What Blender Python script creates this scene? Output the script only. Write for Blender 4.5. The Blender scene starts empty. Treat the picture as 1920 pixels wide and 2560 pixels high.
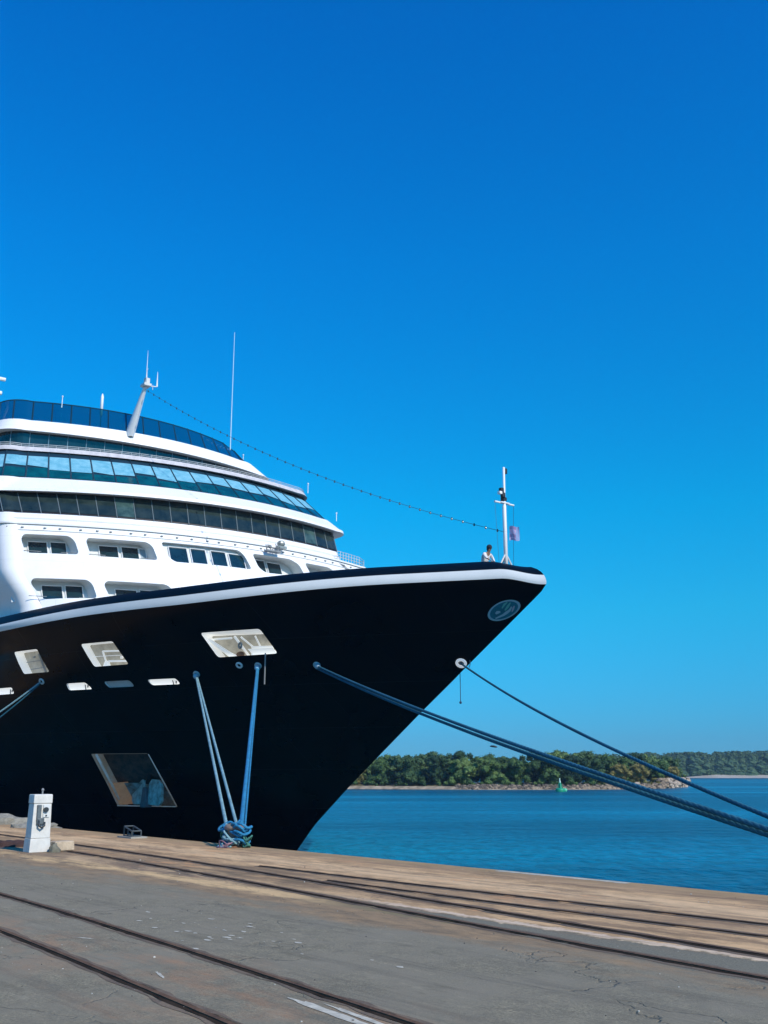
import bpy, bmesh, math, random
import numpy as np
from mathutils import Vector, Matrix, noise
from mathutils.geometry import delaunay_2d_cdt
from math import radians as R, sin, cos, pi, sqrt, atan2

SC = bpy.context.scene
COL = SC.collection

# ------------------------------------------------------------------ camera
F_PX, IW, IH, HORIZON = 2500.0, 1920.0, 2560.0, 1932.0
EYE = 1.75
PITCH = math.atan((HORIZON - IH / 2) / F_PX)
cd = bpy.data.cameras.new('camera')
cam = bpy.data.objects.new('camera', cd)
COL.objects.link(cam)
cam.location = (0, 0, EYE)
cam.rotation_euler = (R(90) + PITCH, 0, 0)
cd.sensor_fit = 'VERTICAL'
cd.sensor_height = 36.0
cd.lens = 36.0 * F_PX / IH
cd.clip_start = 0.1
cd.clip_end = 12000
SC.camera = cam

# ------------------------------------------------------------------ sky, sun, exposure
SUN_AZ = R(-48.5)      # compass of the sun in the ground plane: angle from +X, to the right and behind the camera
SUN_EL = R(36.0)
world = bpy.data.worlds.new('World')
SC.world = world
world.use_nodes = True
wn = world.node_tree
wn.nodes.clear()
sky = wn.nodes.new('ShaderNodeTexSky')
sky.sky_type = 'NISHITA'
sky.sun_disc = False
sky.sun_elevation = SUN_EL
sky.sun_rotation = R(90) - SUN_AZ
sky.air_density = 1.0
sky.dust_density = 0.15
sky.ozone_density = 3.0
# deep saturated tropical sky: the physical sky is graded by height above the horizon
geo = wn.nodes.new('ShaderNodeTexCoord')
sepw = wn.nodes.new('ShaderNodeSeparateXYZ')
ramp = wn.nodes.new('ShaderNodeValToRGB')
cr = ramp.color_ramp
GR = [(0.0, (.11, .47, 1.0)), (.03, (.11, .466, .94)), (.153, (.06, .84, 1.13)), (.251, (.015, 1.0, 1.36)), (.481, (.008, 1.0, 1.75)), (.649, (.006, .92, 1.87)), (1.0, (.006, .87, 1.92))]
cr.elements[0].position = 0.0; cr.elements[1].position = 1.0
for p_, c_ in GR[1:-1]: cr.elements.new(p_)
for e_, (p_, c_) in zip(cr.elements, GR): e_.color = (*[q / 2 for q in c_], 1)
hsv = wn.nodes.new('ShaderNodeVectorMath'); hsv.operation = 'MULTIPLY'
hs2 = wn.nodes.new('ShaderNodeVectorMath'); hs2.operation = 'SCALE'; hs2.inputs['Scale'].default_value = 2.0
bg = wn.nodes.new('ShaderNodeBackground')
bg.inputs['Strength'].default_value = 0.12
wo = wn.nodes.new('ShaderNodeOutputWorld')
wn.links.new(geo.outputs['Generated'], sepw.inputs[0])
wn.links.new(sepw.outputs['Z'], ramp.inputs[0])
wn.links.new(sky.outputs[0], hsv.inputs[0])
wn.links.new(ramp.outputs[0], hsv.inputs[1])
wn.links.new(hsv.outputs[0], hs2.inputs[0])
wn.links.new(hs2.outputs[0], bg.inputs[0])
wn.links.new(bg.outputs[0], wo.inputs[0])
sd = bpy.data.lights.new('sun', 'SUN')
sd.energy = 4.3
sd.angle = R(0.5)
sd.color = (1.0, 0.93, 0.82)
sun = bpy.data.objects.new('sun', sd)
COL.objects.link(sun)
sv = Vector((cos(SUN_EL) * cos(SUN_AZ), cos(SUN_EL) * sin(SUN_AZ), sin(SUN_EL)))
sun.rotation_euler = sv.to_track_quat('Z', 'Y').to_euler()
sun.location = (30, -40, 60)
SC.view_settings.view_transform = 'Standard'
SC.view_settings.look = 'None'
SC.view_settings.exposure = 0.0
SC.view_settings.gamma = 1.0

# ------------------------------------------------------------------ materials
MATS = {}

def mat(name, col, rough=0.5, metal=0.0, spec=0.5, var=0.0, vscale=1.0, bump=0.0, bscale=8.0, col2=None, emit=0.0, alpha=1.0, coat=0.0):
    if name in MATS:
        return MATS[name]
    m = bpy.data.materials.new(name)
    m.use_nodes = True
    nt = m.node_tree
    b = nt.nodes['Principled BSDF']
    b.inputs['Base Color'].default_value = (*col, 1)
    b.inputs['Roughness'].default_value = rough
    b.inputs['Metallic'].default_value = metal
    b.inputs['Specular IOR Level'].default_value = spec
    b.inputs['Coat Weight'].default_value = coat
    b.inputs['Alpha'].default_value = alpha
    if emit:
        b.inputs['Emission Color'].default_value = (*col, 1)
        b.inputs['Emission Strength'].default_value = emit
    tc = nt.nodes.new('ShaderNodeTexCoord')
    if var or col2:
        nz = nt.nodes.new('ShaderNodeTexNoise')
        nz.inputs['Scale'].default_value = vscale
        nz.inputs['Detail'].default_value = 6
        nz.inputs['Roughness'].default_value = 0.65
        nt.links.new(tc.outputs['Object'], nz.inputs['Vector'])
        mr = nt.nodes.new('ShaderNodeMapRange')
        mr.inputs['From Min'].default_value = 0.35
        mr.inputs['From Max'].default_value = 0.65
        nt.links.new(nz.outputs[0], mr.inputs[0])
        mx = nt.nodes.new('ShaderNodeMix')
        mx.data_type = 'RGBA'
        c2 = col2 if col2 else tuple(c * (1 - var) for c in col)
        mx.inputs['A'].default_value = (*col, 1)
        mx.inputs['B'].default_value = (*c2, 1)
        nt.links.new(mr.outputs[0], mx.inputs['Factor'])
        nt.links.new(mx.outputs['Result'], b.inputs['Base Color'])
    if bump:
        n2 = nt.nodes.new('ShaderNodeTexNoise')
        n2.inputs['Scale'].default_value = bscale
        n2.inputs['Detail'].default_value = 5
        nt.links.new(tc.outputs['Object'], n2.inputs['Vector'])
        bp = nt.nodes.new('ShaderNodeBump')
        bp.inputs['Strength'].default_value = bump
        bp.inputs['Distance'].default_value = 0.05
        nt.links.new(n2.outputs[0], bp.inputs['Height'])
        nt.links.new(bp.outputs[0], b.inputs['Normal'])
    MATS[name] = m
    return m

M_HULL = mat('hull_paint', (0.0016, 0.0018, 0.003), 0.34, spec=0.14, bump=0.1, bscale=0.5)
M_NAVY = mat('navy_paint', (0.001, 0.005, 0.011), 0.4, spec=0.15)
M_WHITE = mat('white_paint', (0.82, 0.82, 0.81), 0.45, var=0.05, vscale=0.9, bump=0.12, bscale=0.9)
M_WHITE2 = mat('off_white', (0.62, 0.63, 0.61), 0.5, var=0.15, vscale=1.5)  # greyer white for soffits, decks, railings and small fittings
def seams(m, axes, w, h, strength, col=None, mort=.006, rough=None):
    nt = m.node_tree; N = nt.nodes; L = nt.links; b = N['Principled BSDF']
    tc = N.new('ShaderNodeTexCoord'); sp = N.new('ShaderNodeSeparateXYZ'); cb = N.new('ShaderNodeCombineXYZ')
    L.new(tc.outputs['Object'], sp.inputs[0]); L.new(sp.outputs[axes[0]], cb.inputs[0]); L.new(sp.outputs[axes[1]], cb.inputs[1])
    br = N.new('ShaderNodeTexBrick'); L.new(cb.outputs[0], br.inputs['Vector'])
    br.inputs['Scale'].default_value = 1.0; br.inputs['Brick Width'].default_value = w; br.inputs['Row Height'].default_value = h
    br.inputs['Mortar Size'].default_value = mort; br.inputs['Mortar Smooth'].default_value = .4
    bp = N.new('ShaderNodeBump'); bp.inputs['Strength'].default_value = strength; bp.inputs['Distance'].default_value = .03; bp.invert = True
    L.new(br.outputs['Fac'], bp.inputs['Height'])
    if b.inputs['Normal'].links: L.new(b.inputs['Normal'].links[0].from_socket, bp.inputs['Normal'])
    L.new(bp.outputs[0], b.inputs['Normal'])
    if col:
        src = b.inputs['Base Color'].links[0].from_socket if b.inputs['Base Color'].links else None
        # vertical weathering streaks and dark joints
        nz = N.new('ShaderNodeTexNoise'); mp = N.new('ShaderNodeMapping'); mp.inputs['Scale'].default_value = (1.6, 1.6, .16); L.new(tc.outputs['Object'], mp.inputs[0]); L.new(mp.outputs[0], nz.inputs['Vector']); nz.inputs['Scale'].default_value = 1.5; nz.inputs['Detail'].default_value = 7; nz.inputs['Roughness'].default_value = .7
        mr = N.new('ShaderNodeMapRange'); mr.inputs['From Min'].default_value = .55; mr.inputs['From Max'].default_value = .78; mr.inputs['To Max'].default_value = .38; L.new(nz.outputs[0], mr.inputs[0])
        ad = N.new('ShaderNodeMath'); ad.operation = 'MULTIPLY_ADD'; ad.inputs[1].default_value = .3; L.new(br.outputs['Fac'], ad.inputs[0]); L.new(mr.outputs[0], ad.inputs[2]); ad.use_clamp = True
        mx = N.new('ShaderNodeMix'); mx.data_type = 'RGBA'; L.new(ad.outputs[0], mx.inputs['Factor'])
        if src: L.new(src, mx.inputs['A'])
        else: mx.inputs['A'].default_value = b.inputs['Base Color'].default_value
        mx.inputs['B'].default_value = (*col, 1); L.new(mx.outputs['Result'], b.inputs['Base Color'])
    if rough:
        n2 = N.new('ShaderNodeTexNoise'); n2.inputs['Scale'].default_value = .35; n2.inputs['Detail'].default_value = 7; L.new(tc.outputs['Object'], n2.inputs['Vector'])
        r2 = N.new('ShaderNodeMapRange'); r2.inputs['From Min'].default_value = .35; r2.inputs['From Max'].default_value = .65; r2.inputs['To Min'].default_value = rough[0]; r2.inputs['To Max'].default_value = rough[1]; L.new(n2.outputs[0], r2.inputs[0]); L.new(r2.outputs[0], b.inputs['Roughness'])
seams(M_HULL, (0, 2), 7.0, 1.9, .35, (0.010, 0.010, 0.010), .02, (.22, .5))
seams(M_WHITE, (1, 2), 2.9, 1.42, .25, (0.52, 0.50, 0.46), .012)
M_STRIPE = mat('stripe_paint', (0.72, 0.73, 0.70), 0.4, var=0.06, vscale=0.8)
M_DECK = mat('deck_paint', (0.30, 0.33, 0.33), 0.7, var=0.2)
M_GLASS_DK = mat('dark_glass', (0.008, 0.02, 0.022), 0.08, spec=0.45, vscale=1.1, col2=(0.028, 0.045, 0.042))
M_GLASS_DK2 = mat('painted_reflection_glass', (0.065, 0.12, 0.11), 0.12, spec=0.4, vscale=2.2, col2=(0.02, 0.05, 0.05))  # pale panes with reflections painted into the glass colour as mottling
M_GLASS_TL = mat('teal_glass', (0.002, 0.045, 0.065), 0.1, spec=0.22, vscale=1.3, col2=(0.002, 0.10, 0.12))
M_GLASS_WIN = mat('cabin_glass', (0.008, 0.035, 0.05), 0.08, spec=0.7, var=0.4, vscale=1.2)
M_FARVIEW = mat('painted_far_view', (0.22, 0.50, 0.60), 0.55, vscale=2.2, col2=(0.10, 0.36, 0.47))  # bright view through to the far windows, painted on the upper panes
M_FRAME_DK = mat('dark_frame', (0.01, 0.035, 0.055), 0.4)
M_FRAME_GR = mat('grey_frame', (0.16, 0.2, 0.21), 0.5)
M_GREY = mat('grey_metal', (0.28, 0.29, 0.29), 0.5, metal=0.2, var=0.3, vscale=4)
M_DKGREY = mat('dark_metal', (0.02, 0.022, 0.025), 0.5, metal=0.2)
M_CREAM = mat('cream_interior', (0.42, 0.40, 0.34), 0.6, vscale=2.6, col2=(0.20, 0.19, 0.15), emit=0.30)  # port backs: added glow for a lit interior, dark mottling for shadows inside
M_PORTW = mat('port_white', (0.8, 0.8, 0.77), 0.5, emit=0.45)  # emission added to brighten port sides, gear and the bow fairlead
M_SLOTGLOW = mat('glowing_slot_back', (0.85, 0.84, 0.80), 0.6, emit=0.75)  # slot backs glow by added emission, standing for lit deck interiors
M_RUST = mat('rusty_metal', (0.26, 0.12, 0.06), 0.8, var=0.5, vscale=3, bump=0.4, bscale=20)
M_ROPE = mat('blue_rope', (0.015, 0.135, 0.20), 0.85, var=0.3, vscale=1.2, bump=0.5, bscale=40)
M_ROPE_BR = mat('bright_blue_rope', (0.02, 0.24, 0.46), 0.85, var=0.3, vscale=3, bump=0.8, bscale=30)
M_ROPE_PALE = mat('pale_rope', (0.25, 0.45, 0.50), 0.85, var=0.3, vscale=3, bump=0.8, bscale=30)
M_ROPE_GR = mat('green_rope', (0.06, 0.22, 0.17), 0.85, var=0.4, vscale=3)
M_ROPE_PK = mat('pink_rope', (0.35, 0.20, 0.24), 0.85, var=0.4, vscale=3)
M_WIRE = mat('wire', (0.02, 0.05, 0.10), 0.6)

# ------------------------------------------------------------------ helpers
def link(o, parent=None):
    COL.objects.link(o)
    if parent is not None:
        o.parent = parent
    return o

def tag(o, label=None, cat=None, group=None, kind=None):
    if label: o['label'] = label
    if cat: o['category'] = cat
    if group: o['group'] = group
    if kind: o['kind'] = kind
    return o

def empty(name, loc=(0, 0, 0), rz=0.0):
    o = bpy.data.objects.new(name, None)
    o.location = loc
    o.rotation_euler = (0, 0, rz)
    o.empty_display_size = 0.3
    return link(o)

def mesh_obj(name, verts, faces, mats, parent=None, smooth=False, fmat=None, auto=None):
    me = bpy.data.meshes.new(name)
    me.from_pydata([tuple(v) for v in verts], [], faces)
    if not isinstance(mats, (list, tuple)): mats = [mats]
    for m in mats: me.materials.append(m)
    if fmat is not None:
        for p, k in zip(me.polygons, fmat): p.material_index = k
    if smooth:
        for p in me.polygons: p.use_smooth = True
    me.update()
    o = bpy.data.objects.new(name, me)
    return link(o, parent)

class MB:
    """collects shapes for one mesh"""
    def __init__(s): s.v = []; s.f = []; s.m = []
    def add(s, vs, fs, k=0):
        n = len(s.v); s.v += [tuple(v) for v in vs]; s.f += [tuple(i + n for i in f) for f in fs]; s.m += [k] * len(fs)
    def box(s, c, d, rz=0.0, k=0, taper=1.0):
        x, y, z = d[0] / 2, d[1] / 2, d[2] / 2
        vs = []
        for sx, sy, sz in [(-1,-1,-1),(1,-1,-1),(1,1,-1),(-1,1,-1),(-1,-1,1),(1,-1,1),(1,1,1),(-1,1,1)]:
            t = taper if sz > 0 else 1
            px, py = sx * x * t, sy * y * t
            vs.append((c[0] + px * cos(rz) - py * sin(rz), c[1] + px * sin(rz) + py * cos(rz), c[2] + sz * z))
        s.add(vs, [(0,3,2,1),(4,5,6,7),(0,1,5,4),(1,2,6,5),(2,3,7,6),(3,0,4,7)], k)
    def tube(s, pts, r, n=8, k=0, r2=None, caps=True):
        pts = [Vector(p) for p in pts]
        rings = []
        up = Vector((0, 0, 1))
        N = len(pts)
        prev = None
        for i, p in enumerate(pts):
            t = (pts[min(i + 1, N - 1)] - pts[max(i - 1, 0)]).normalized()
            if prev is None:
                a = t.cross(up)
                if a.length < 1e-3: a = t.cross(Vector((1, 0, 0)))
                a.normalize()
            else:
                a = (prev - t * prev.dot(t)).normalized()
            prev = a
            b = t.cross(a)
            rr = r if r2 is None else r + (r2 - r) * i / (N - 1)
            if callable(r): rr = r(i / (N - 1))
            rings.append([p + (a * cos(2*pi*j/n) + b * sin(2*pi*j/n)) * rr for j in range(n)])
        vs = [v for ring in rings for v in ring]
        fs = []
        for i in range(N - 1):
            for j in range(n):
                fs.append((i*n+j, i*n+(j+1)%n, (i+1)*n+(j+1)%n, (i+1)*n+j))
        if caps:
            fs.append(tuple(range(n-1, -1, -1))); fs.append(tuple((N-1)*n + j for j in range(n)))
        s.add(vs, fs, k)
    def ball(s, c, r, k=0, seg=10, rings=6, sc=(1, 1, 1)):
        vs = [(c[0], c[1], c[2] + r * sc[2])]
        for i in range(1, rings):
            a = pi * i / rings
            for j in range(seg):
                b = 2 * pi * j / seg
                vs.append((c[0] + r*sin(a)*cos(b)*sc[0], c[1] + r*sin(a)*sin(b)*sc[1], c[2] + r*cos(a)*sc[2]))
        vs.append((c[0], c[1], c[2] - r * sc[2]))
        fs = [(0, 1 + j, 1 + (j+1) % seg) for j in range(seg)]
        for i in range(rings - 2):
            for j in range(seg):
                fs.append((1+i*seg+j, 1+(i+1)*seg+j, 1+(i+1)*seg+(j+1)%seg, 1+i*seg+(j+1)%seg))
        l = len(vs) - 1
        b0 = 1 + (rings - 2) * seg
        fs += [(l, b0 + (j+1) % seg, b0 + j) for j in range(seg)]
        s.add(vs, fs, k)
    def grid(s, fn, nu, nv, k=0, kf=None):
        vs = [fn(i / nu, j / nv) for i in range(nu + 1) for j in range(nv + 1)]
        w = nv + 1
        n0 = len(s.v)
        s.v += [tuple(v) for v in vs]
        for i in range(nu):
            for j in range(nv):
                s.f.append((n0+i*w+j, n0+(i+1)*w+j, n0+(i+1)*w+j+1, n0+i*w+j+1))
                s.m.append(kf(i, j) if kf else k)
    def build(s, name, mats, parent=None, smooth=False, bevel=0.0):
        o = mesh_obj(name, s.v, s.f, mats, parent, smooth, s.m)
        if bevel:
            b = o.modifiers.new('bevel', 'BEVEL'); b.width = bevel; b.segments = 2; b.limit_method = 'ANGLE'
        return o

def cdt_surface(outer, holes, fmap, step, reveal=None):
    """outer: (x0,x1,y0,y1) in parameter space, holes: polygons; returns verts, faces of a curved wall with real openings"""
    x0, x1, y0, y1 = outer
    pts = []; edges = []
    nx = max(2, int(round((x1 - x0) / step[0]))); ny = max(2, int(round((y1 - y0) / step[1])))
    def inside(p, poly):
        c = False; n = len(poly); j = n - 1
        for i in range(n):
            a, b = poly[i], poly[j]
            if (a[1] > p[1]) != (b[1] > p[1]) and p[0] < (b[0]-a[0])*(p[1]-a[1])/(b[1]-a[1]) + a[0]: c = not c
            j = i
        return c
    for i in range(nx + 1):
        for j in range(ny + 1):
            p = (x0 + (x1-x0)*i/nx, y0 + (y1-y0)*j/ny)
            if i in (0, nx) or j in (0, ny) or not any(inside(p, h) for h in holes):
                pts.append(p)
    for h in holes:
        n0 = len(pts)
        pts += [tuple(q) for q in h]
        edges += [(n0 + i, n0 + (i + 1) % len(h)) for i in range(len(h))]
    res = delaunay_2d_cdt([Vector(p) for p in pts], edges, [], 0, 1e-6)
    V, Fc = res[0], res[2]
    faces = []
    for f in Fc:
        c = (sum(V[i][0] for i in f) / len(f), sum(V[i][1] for i in f) / len(f))
        if any(inside(c, h) for h in holes): continue
        faces.append(tuple(f))
    return [fmap(v[0], v[1]) for v in V], faces

def round_poly(poly, r, n=4):
    out = []
    N = len(poly)
    for i in range(N):
        p = Vector(poly[i]); a = (Vector(poly[i-1]) - p); b = (Vector(poly[(i+1) % N]) - p)
        rr = min(r, a.length * 0.45, b.length * 0.45)
        s = p + a.normalized() * rr; e = p + b.normalized() * rr
        for k in range(n + 1):
            t = k / n
            out.append(tuple((s*(1-t)*(1-t) + p*2*t*(1-t) + e*t*t)))
    # densify
    res = []
    for i in range(len(out)):
        a, b = Vector(out[i]), Vector(out[(i+1) % len(out)])
        m = max(1, int((b - a).length / 0.35))
        for k in range(m): res.append(tuple(a + (b - a) * k / m))
    return res

# ================================================================== SETTING
QA = (-14.0, 38.14); QU = (0.65967, -0.75156)     # quay edge point and direction; local x runs along the edge, local -y inland
qa0 = QA[0]*QU[0] + QA[1]*QU[1]
QLOC = (QA[0] - QU[0]*qa0, QA[1] - QU[1]*qa0, 0.0)
QROT = atan2(QU[1], QU[0])
WATER = -2.3

def quay_w(a, b, z=0.0):
    c, s = cos(QROT), sin(QROT)
    return Vector((QLOC[0] + a*c + b*s, QLOC[1] + a*s - b*c, z))

def quay_material():
    m = bpy.data.materials.new('quay_surface'); m.use_nodes = True
    nt = m.node_tree; N = nt.nodes; L = nt.links
    b = N['Principled BSDF']
    b.inputs['Roughness'].default_value = 0.85
    tc = N.new('ShaderNodeTexCoord')
    sep = N.new('ShaderNodeSeparateXYZ'); L.new(tc.outputs['Object'], sep.inputs[0])
    def math_(op, a, bb=None, cl=False):
        n = N.new('ShaderNodeMath'); n.operation = op; n.use_clamp = cl
        for k, v in enumerate((a, bb)):
            if v is None: continue
            if isinstance(v, (int, float)): n.inputs[k].default_value = v
            else: L.new(v, n.inputs[k])
        return n.outputs[0]
    def nz(scale, detail=5, rough=0.6, stretch=None, off=0):
        n = N.new('ShaderNodeTexNoise'); n.inputs['Scale'].default_value = scale
        n.inputs['Detail'].default_value = detail; n.inputs['Roughness'].default_value = rough
        mp = N.new('ShaderNodeMapping'); L.new(tc.outputs['Object'], mp.inputs[0])
        mp.inputs['Location'].default_value = (off, off * 1.7, 0)
        if stretch: mp.inputs['Scale'].default_value = stretch
        L.new(mp.outputs[0], n.inputs['Vector'])
        return n.outputs[0]
    def rng(v, a, bb, c=0.0, d=1.0):
        n = N.new('ShaderNodeMapRange'); L.new(v, n.inputs[0])
        for k, x in zip(('From Min', 'From Max', 'To Min', 'To Max'), (a, bb, c, d)): n.inputs[k].default_value = x
        return n.outputs[0]
    def mix(f, A, B, typ='MIX'):
        n = N.new('ShaderNodeMix'); n.data_type = 'RGBA'; n.blend_type = typ
        if isinstance(f, (int, float)): n.inputs['Factor'].default_value = f
        else: L.new(f, n.inputs['Factor'])
        for k, x in (('A', A), ('B', B)):
            if isinstance(x, tuple): n.inputs[k].default_value = (*x, 1)
            else: L.new(x, n.inputs[k])
        return n.outputs['Result']
    dist = math_('MULTIPLY', sep.outputs['Y'], -1.0)
    wob = rng(nz(0.9, 6, 0.7, (0.35, 1.2, 1)), 0.3, 0.7, -0.55, 0.55)
    wob2 = rng(nz(5, 5, 0.7, off=7), 0.3, 0.7, -0.10, 0.10)
    dw = math_('ADD', math_('ADD', dist, wob), wob2)
    dsh = math_('ADD', dist, wob2)
    # asphalt
    fine = nz(34, 5, 0.9)
    mid = nz(5, 7, 0.8, off=14)
    asph = mix(rng(fine, 0.38, 0.62), (0.105, 0.098, 0.076), (0.31, 0.29, 0.235))
    asph = mix(math_('MULTIPLY', rng(mid, 0.42, 0.60), 0.65), asph, (0.125, 0.115, 0.095))
    asph = mix(rng(nz(0.8, 6, 0.65, off=3), 0.42, 0.62), asph, (0.205, 0.19, 0.16))
    asph = mix(math_('MULTIPLY', rng(nz(1.6, 6, 0.7, (0.5, 1.4, 1), off=21), 0.58, 0.70), 0.45), asph, (0.082, 0.074, 0.050))
    trk = rng(nz(1.4, 7, 0.75, (0.10, 2.2, 1), off=91), 0.52, 0.62)
    asph = mix(math_('MULTIPLY', trk, 0.40), asph, (0.10, 0.092, 0.078))
    asph = mix(math_('MULTIPLY', rng(nz(2.3, 7, 0.8, (0.5, 1.5, 1), off=95), 0.57, 0.66), 0.45), asph, (0.32, 0.30, 0.25))
    # thin tar cracks running mostly along the quay
    vor = N.new('ShaderNodeTexVoronoi'); vor.feature = 'DISTANCE_TO_EDGE'; vor.inputs['Scale'].default_value = 0.55
    mp = N.new('ShaderNodeMapping'); mp.inputs['Scale'].default_value = (0.45, 1.0, 1)
    cw = N.new('ShaderNodeVectorMath'); cw.operation = 'ADD'
    nzc = N.new('ShaderNodeTexNoise'); nzc.inputs['Scale'].default_value = 2.2; nzc.inputs['Detail'].default_value = 5
    L.new(tc.outputs['Object'], nzc.inputs['Vector'])
    scv = N.new('ShaderNodeVectorMath'); scv.operation = 'SCALE'; scv.inputs['Scale'].default_value = 0.7
    L.new(nzc.outputs['Color'], scv.inputs[0]); L.new(tc.outputs['Object'], cw.inputs[0]); L.new(scv.outputs[0], cw.inputs[1])
    L.new(cw.outputs[0], mp.inputs[0]); L.new(mp.outputs[0], vor.inputs['Vector'])
    crack = math_('MULTIPLY', rng(vor.outputs['Distance'], 0.008, 0.0), rng(nz(0.5, 3, off=40), 0.5, 0.58))
    asph = mix(math_('MULTIPLY', crack, 0.35, True), asph, (0.041, 0.035, 0.022))
    # rust stains either side of the inner rails
    rz = math_('MULTIPLY', rng(math_('ABSOLUTE', math_('SUBTRACT', dw, 9.7)), 1.0, 0.1), rng(nz(1.1, 6, 0.7, (0.6, 1.2, 1), off=11), 0.46, 0.68))
    asph = mix(math_('MULTIPLY', rz, 0.7, True), asph, (0.34, 0.19, 0.11))
    # brown dirt band between the outer rails and the asphalt
    dirt = mix(rng(nz(2.5, 8, 0.75, (0.5, 1.4, 1), off=5), 0.40, 0.60), (0.30, 0.21, 0.13), (0.17, 0.13, 0.09))
    c1 = mix(rng(dw, 6.6, 6.0), asph, dirt)
    # strip of dark asphalt behind the apron
    c2 = mix(math_('MULTIPLY', rng(dsh, 5.60, 5.50), rng(sep.outputs['X'], -13, -9.5)), c1, (0.187, 0.164, 0.096))
    # concrete apron
    con = mix(rng(nz(1.5, 9, 0.8, (0.55, 1.25, 1), off=9), 0.43, 0.57), (0.66, 0.45, 0.245), (0.40, 0.265, 0.14))
    con = mix(math_('MULTIPLY', rng(dsh, 1.25, 0.85), 0.55), con, (0.30, 0.21, 0.125))
    con = mix(math_('MULTIPLY', rng(math_('ABSOLUTE', math_('SUBTRACT', dsh, 3.3)), 0.32, 0.15), 0.45), con, (0.22, 0.15, 0.09))
    con = mix(math_('MULTIPLY', rng(math_('ABSOLUTE', math_('SUBTRACT', dsh, 2.0)), 0.8, 0.2), 0.5), con, (0.74, 0.55, 0.34))
    con = mix(math_('MULTIPLY', rng(nz(0.9, 8, 0.8, (0.4, 1.8, 1), off=17), 0.50, 0.60), 0.75), con, (0.199, 0.133, 0.067))
    con = mix(math_('MULTIPLY', rng(nz(14, 5, 0.8, (0.3, 1, 1), off=2), 0.55, 0.75), 0.5), con, (0.702, 0.488, 0.244))
    edge = math_('ADD', rng(sep.outputs['X'], -20, -9, 4.45, 5.02), 0.0)
    dcon = math_('SUBTRACT', dsh, edge)
    c3 = mix(rng(dcon, 0.03, -0.03), c2, con)
    # pale spill of cement along the apron's inner side
    sp = math_('MULTIPLY', rng(math_('ABSOLUTE', math_('SUBTRACT', dw, 5.05)), 0.75, 0.25), rng(nz(0.9, 8, 0.78, (0.45, 1.5, 1), off=31), 0.43, 0.55))
    sp = math_('MULTIPLY', sp, rng(sep.outputs['X'], -11.0, -13.0))
    c3 = mix(math_('MULTIPLY', sp, 0.85, True), c3, (0.64, 0.46, 0.27))
    l1b = rng(sep.outputs['X'], -10.7, -3.8, 5.2, 6.25)
    dk = math_('MULTIPLY', math_('MULTIPLY', rng(dcon, 0.02, 0.08), rng(math_('SUBTRACT', dsh, l1b), 0.03, -0.03)), rng(sep.outputs['X'], -11.5, -9.8))
    c3 = mix(math_('MULTIPLY', dk, 0.92, True), c3, mix(rng(fine, 0.38, 0.62), (0.10, 0.10, 0.088), (0.20, 0.195, 0.17)))
    c3 = mix(math_('MULTIPLY', rng(math_('ABSOLUTE', math_('ADD', dcon, 0.07)), 0.12, 0.05), rng(sep.outputs['X'], -12.5, -10.5)), c3, (0.66, 0.54, 0.42))
    # dark oily film round the outer rails
    oil = math_('MULTIPLY', rng(math_('ABSOLUTE', math_('SUBTRACT', dw, 4.1)), 1.1, 0.2), rng(sep.outputs['X'], -9.5, -14.0))
    c3 = mix(math_('MULTIPLY', math_('MULTIPLY', oil, rng(nz(1.8, 7, 0.75, (0.35, 1.4, 1), off=51), 0.35, 0.6)), 0.8, True), c3, (0.099, 0.080, 0.048))
    # long brown tyre and water streaks and odd rust patches on the concrete
    strk = math_('MULTIPLY', rng(nz(1.1, 9, 0.82, (0.22, 2.2, 1), off=71), 0.50, 0.58), rng(dist, 5.4, 4.9))
    c3 = mix(math_('MULTIPLY', strk, 0.62, True), c3, (0.21, 0.14, 0.085))
    pat = math_('MULTIPLY', rng(nz(0.8, 8, 0.8, (0.6, 1.4, 1), off=83), 0.56, 0.66), rng(dist, 5.4, 4.9))
    c3 = mix(math_('MULTIPLY', pat, 0.7, True), c3, (0.62, 0.33, 0.15))
    # damp grey edge beam
    c4 = mix(math_('MULTIPLY', rng(dsh, 0.75, 0.5), 0.55), c3, (0.351, 0.254, 0.133))
    # white paint spatter on the asphalt
    vs = N.new('ShaderNodeTexVoronoi'); vs.inputs['Scale'].default_value = 3.2; L.new(tc.outputs['Object'], vs.inputs['Vector'])
    spk = math_('MULTIPLY', rng(vs.outputs['Distance'], 0.045, 0.025), rng(nz(0.6, 2, off=61), 0.60, 0.63))
    c5 = mix(math_('MULTIPLY', spk, 0.9, True), c4, (0.702, 0.636, 0.414))
    c5 = mix(1.0, c5, (1.24, 1.12, 0.86), 'MULTIPLY')
    c5 = mix(rng(dsh, 5.2, 4.9), c5, mix(1.0, c5, (0.88, 0.88, 0.98), 'MULTIPLY'))
    L.new(c5, b.inputs['Base Color'])
    bp = N.new('ShaderNodeBump'); bp.inputs['Strength'].default_value = 0.8; bp.inputs['Distance'].default_value = 0.02
    hh = math_('ADD', math_('MULTIPLY', fine, 0.5), nz(3, 6, 0.7, off=4))
    hh = math_('SUBTRACT', hh, crack)
    L.new(hh, bp.inputs['Height']); L.new(bp.outputs[0], b.inputs['Normal'])
    return m

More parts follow.
